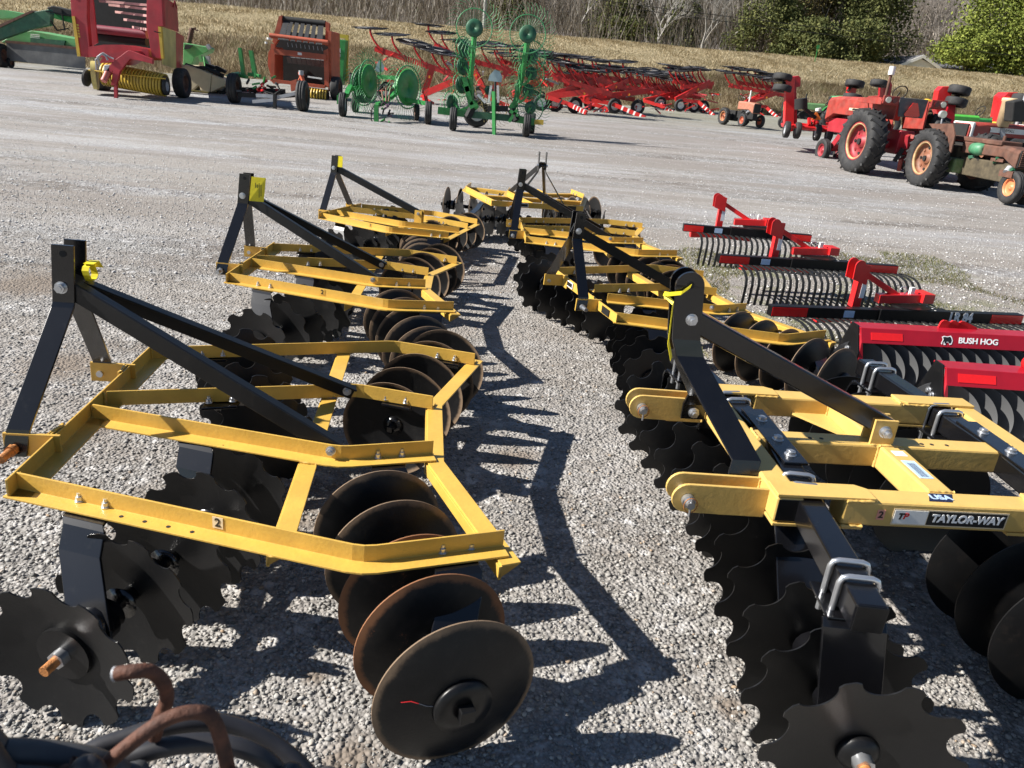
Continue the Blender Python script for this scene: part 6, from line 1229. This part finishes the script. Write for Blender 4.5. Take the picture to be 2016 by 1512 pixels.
# the wood behind as one mass of bare stems and twigs
rs = np.random.RandomState(77); Vs = []; Fs = []; off = 0
arr = [(np.array(g.v), [f for f in g.f]) for g in BV[:4]]; tri = []
for v, f in arr:
    q = np.array([list(x) if len(x) == 4 else list(x[:3])+[x[2]] for x in f if len(x) >= 4][:100000]); tri.append(q)
for i in range(230):
    k = rs.randint(4); v = arr[k][0]; x = rs.uniform(-75, 120); y = yfoot(x)+17+rs.uniform(26, 62); s = rs.uniform(.75, 1.35); a = rs.uniform(0, 6.28); c, sn = math.cos(a), math.sin(a)
    P = np.stack([(v[:, 0]*c-v[:, 1]*sn)*s*1.2+x, (v[:, 0]*sn+v[:, 1]*c)*s*1.2+y, v[:, 2]*s+5.2+(y-75)*.12], -1); Vs.append(P); Fs.append(tri[k]+off); off += len(v)
m, n, L, b, tc, mp, noi, vor, rmp, mix, mth = nodes('winter_wood'); c = mix(noi(.12, 3, .5), (.20, .17, .145), (.36, .32, .28)); L.new(c, b.inputs['Base Color']); b.inputs['Roughness'].default_value = .95
tag(nmesh('bare_woodland', np.concatenate(Vs), np.concatenate(Fs), m), 'grey-brown mass of leafless winter woodland behind the embankment', 'woodland', kind='stuff')
N = 60000; x = rs.uniform(-80, 130, N); y = yfoot(x)+17+rs.uniform(14, 60, N); z0 = 5.0+(y-75)*.12; h = rs.uniform(.6, 5.5, N)*rs.rand(N)**.4; a = rs.uniform(0, 6.28, N); l = h*rs.uniform(0, .6, N); zz = z0+rs.rand(N)*5*(rs.rand(N) > .4)
q_ = ~((x > 33) & (x < 56) & (y < 100)); x, y, z0, h, a, l, zz = (v_[q_] for v_ in (x, y, z0, h, a, l, zz)); N = len(x); w_ = .035; V = np.stack([np.stack([x-w_, y, zz], -1), np.stack([x+w_, y, zz], -1), np.stack([x+l*np.cos(a), y+l*np.sin(a), zz+h], -1)], 1).reshape(-1, 3)
tag(nmesh('underbrush', V, np.arange(N*3).reshape(-1, 3), gmat('grey_brush', [(0, (.13, .11, .09)), (.6, (.27, .235, .20)), (1, (.46, .42, .37))])), 'tangled grey-brown underbrush at the foot of the winter wood', 'brush', kind='stuff')
# wooded hillside closing the view
m, n, L, b, tc, mp, noi, vor, rmp, mix, mth = nodes('wooded_hillside'); c = mix(noi(.35, 7, .75, mp(1, 1, .35)), (.12, .10, .09), (.36, .325, .30)); L.new(c, b.inputs['Base Color']); b.inputs['Roughness'].default_value = 1; b.inputs['Specular IOR Level'].default_value = 0
bp = n.new('ShaderNodeBump'); bp.inputs['Strength'].default_value = 1; bp.inputs['Distance'].default_value = 3; L.new(noi(.5, 7, .75), bp.inputs['Height']); L.new(bp.outputs[0], b.inputs['Normal'])
V, Fc = grid(np.linspace(-260, 330, 120), np.linspace(112, 330, 70), lambda X, Y: 5.0+np.clip((Y-122-.12*X)/26, 0, 1)**.8*17+np.clip((Y-150)/160, 0, 1)*30+snoise(X, Y, .12, 31)*1.6)
tag(nmesh('wooded_hill', V, Fc, m, True), kind='structure')
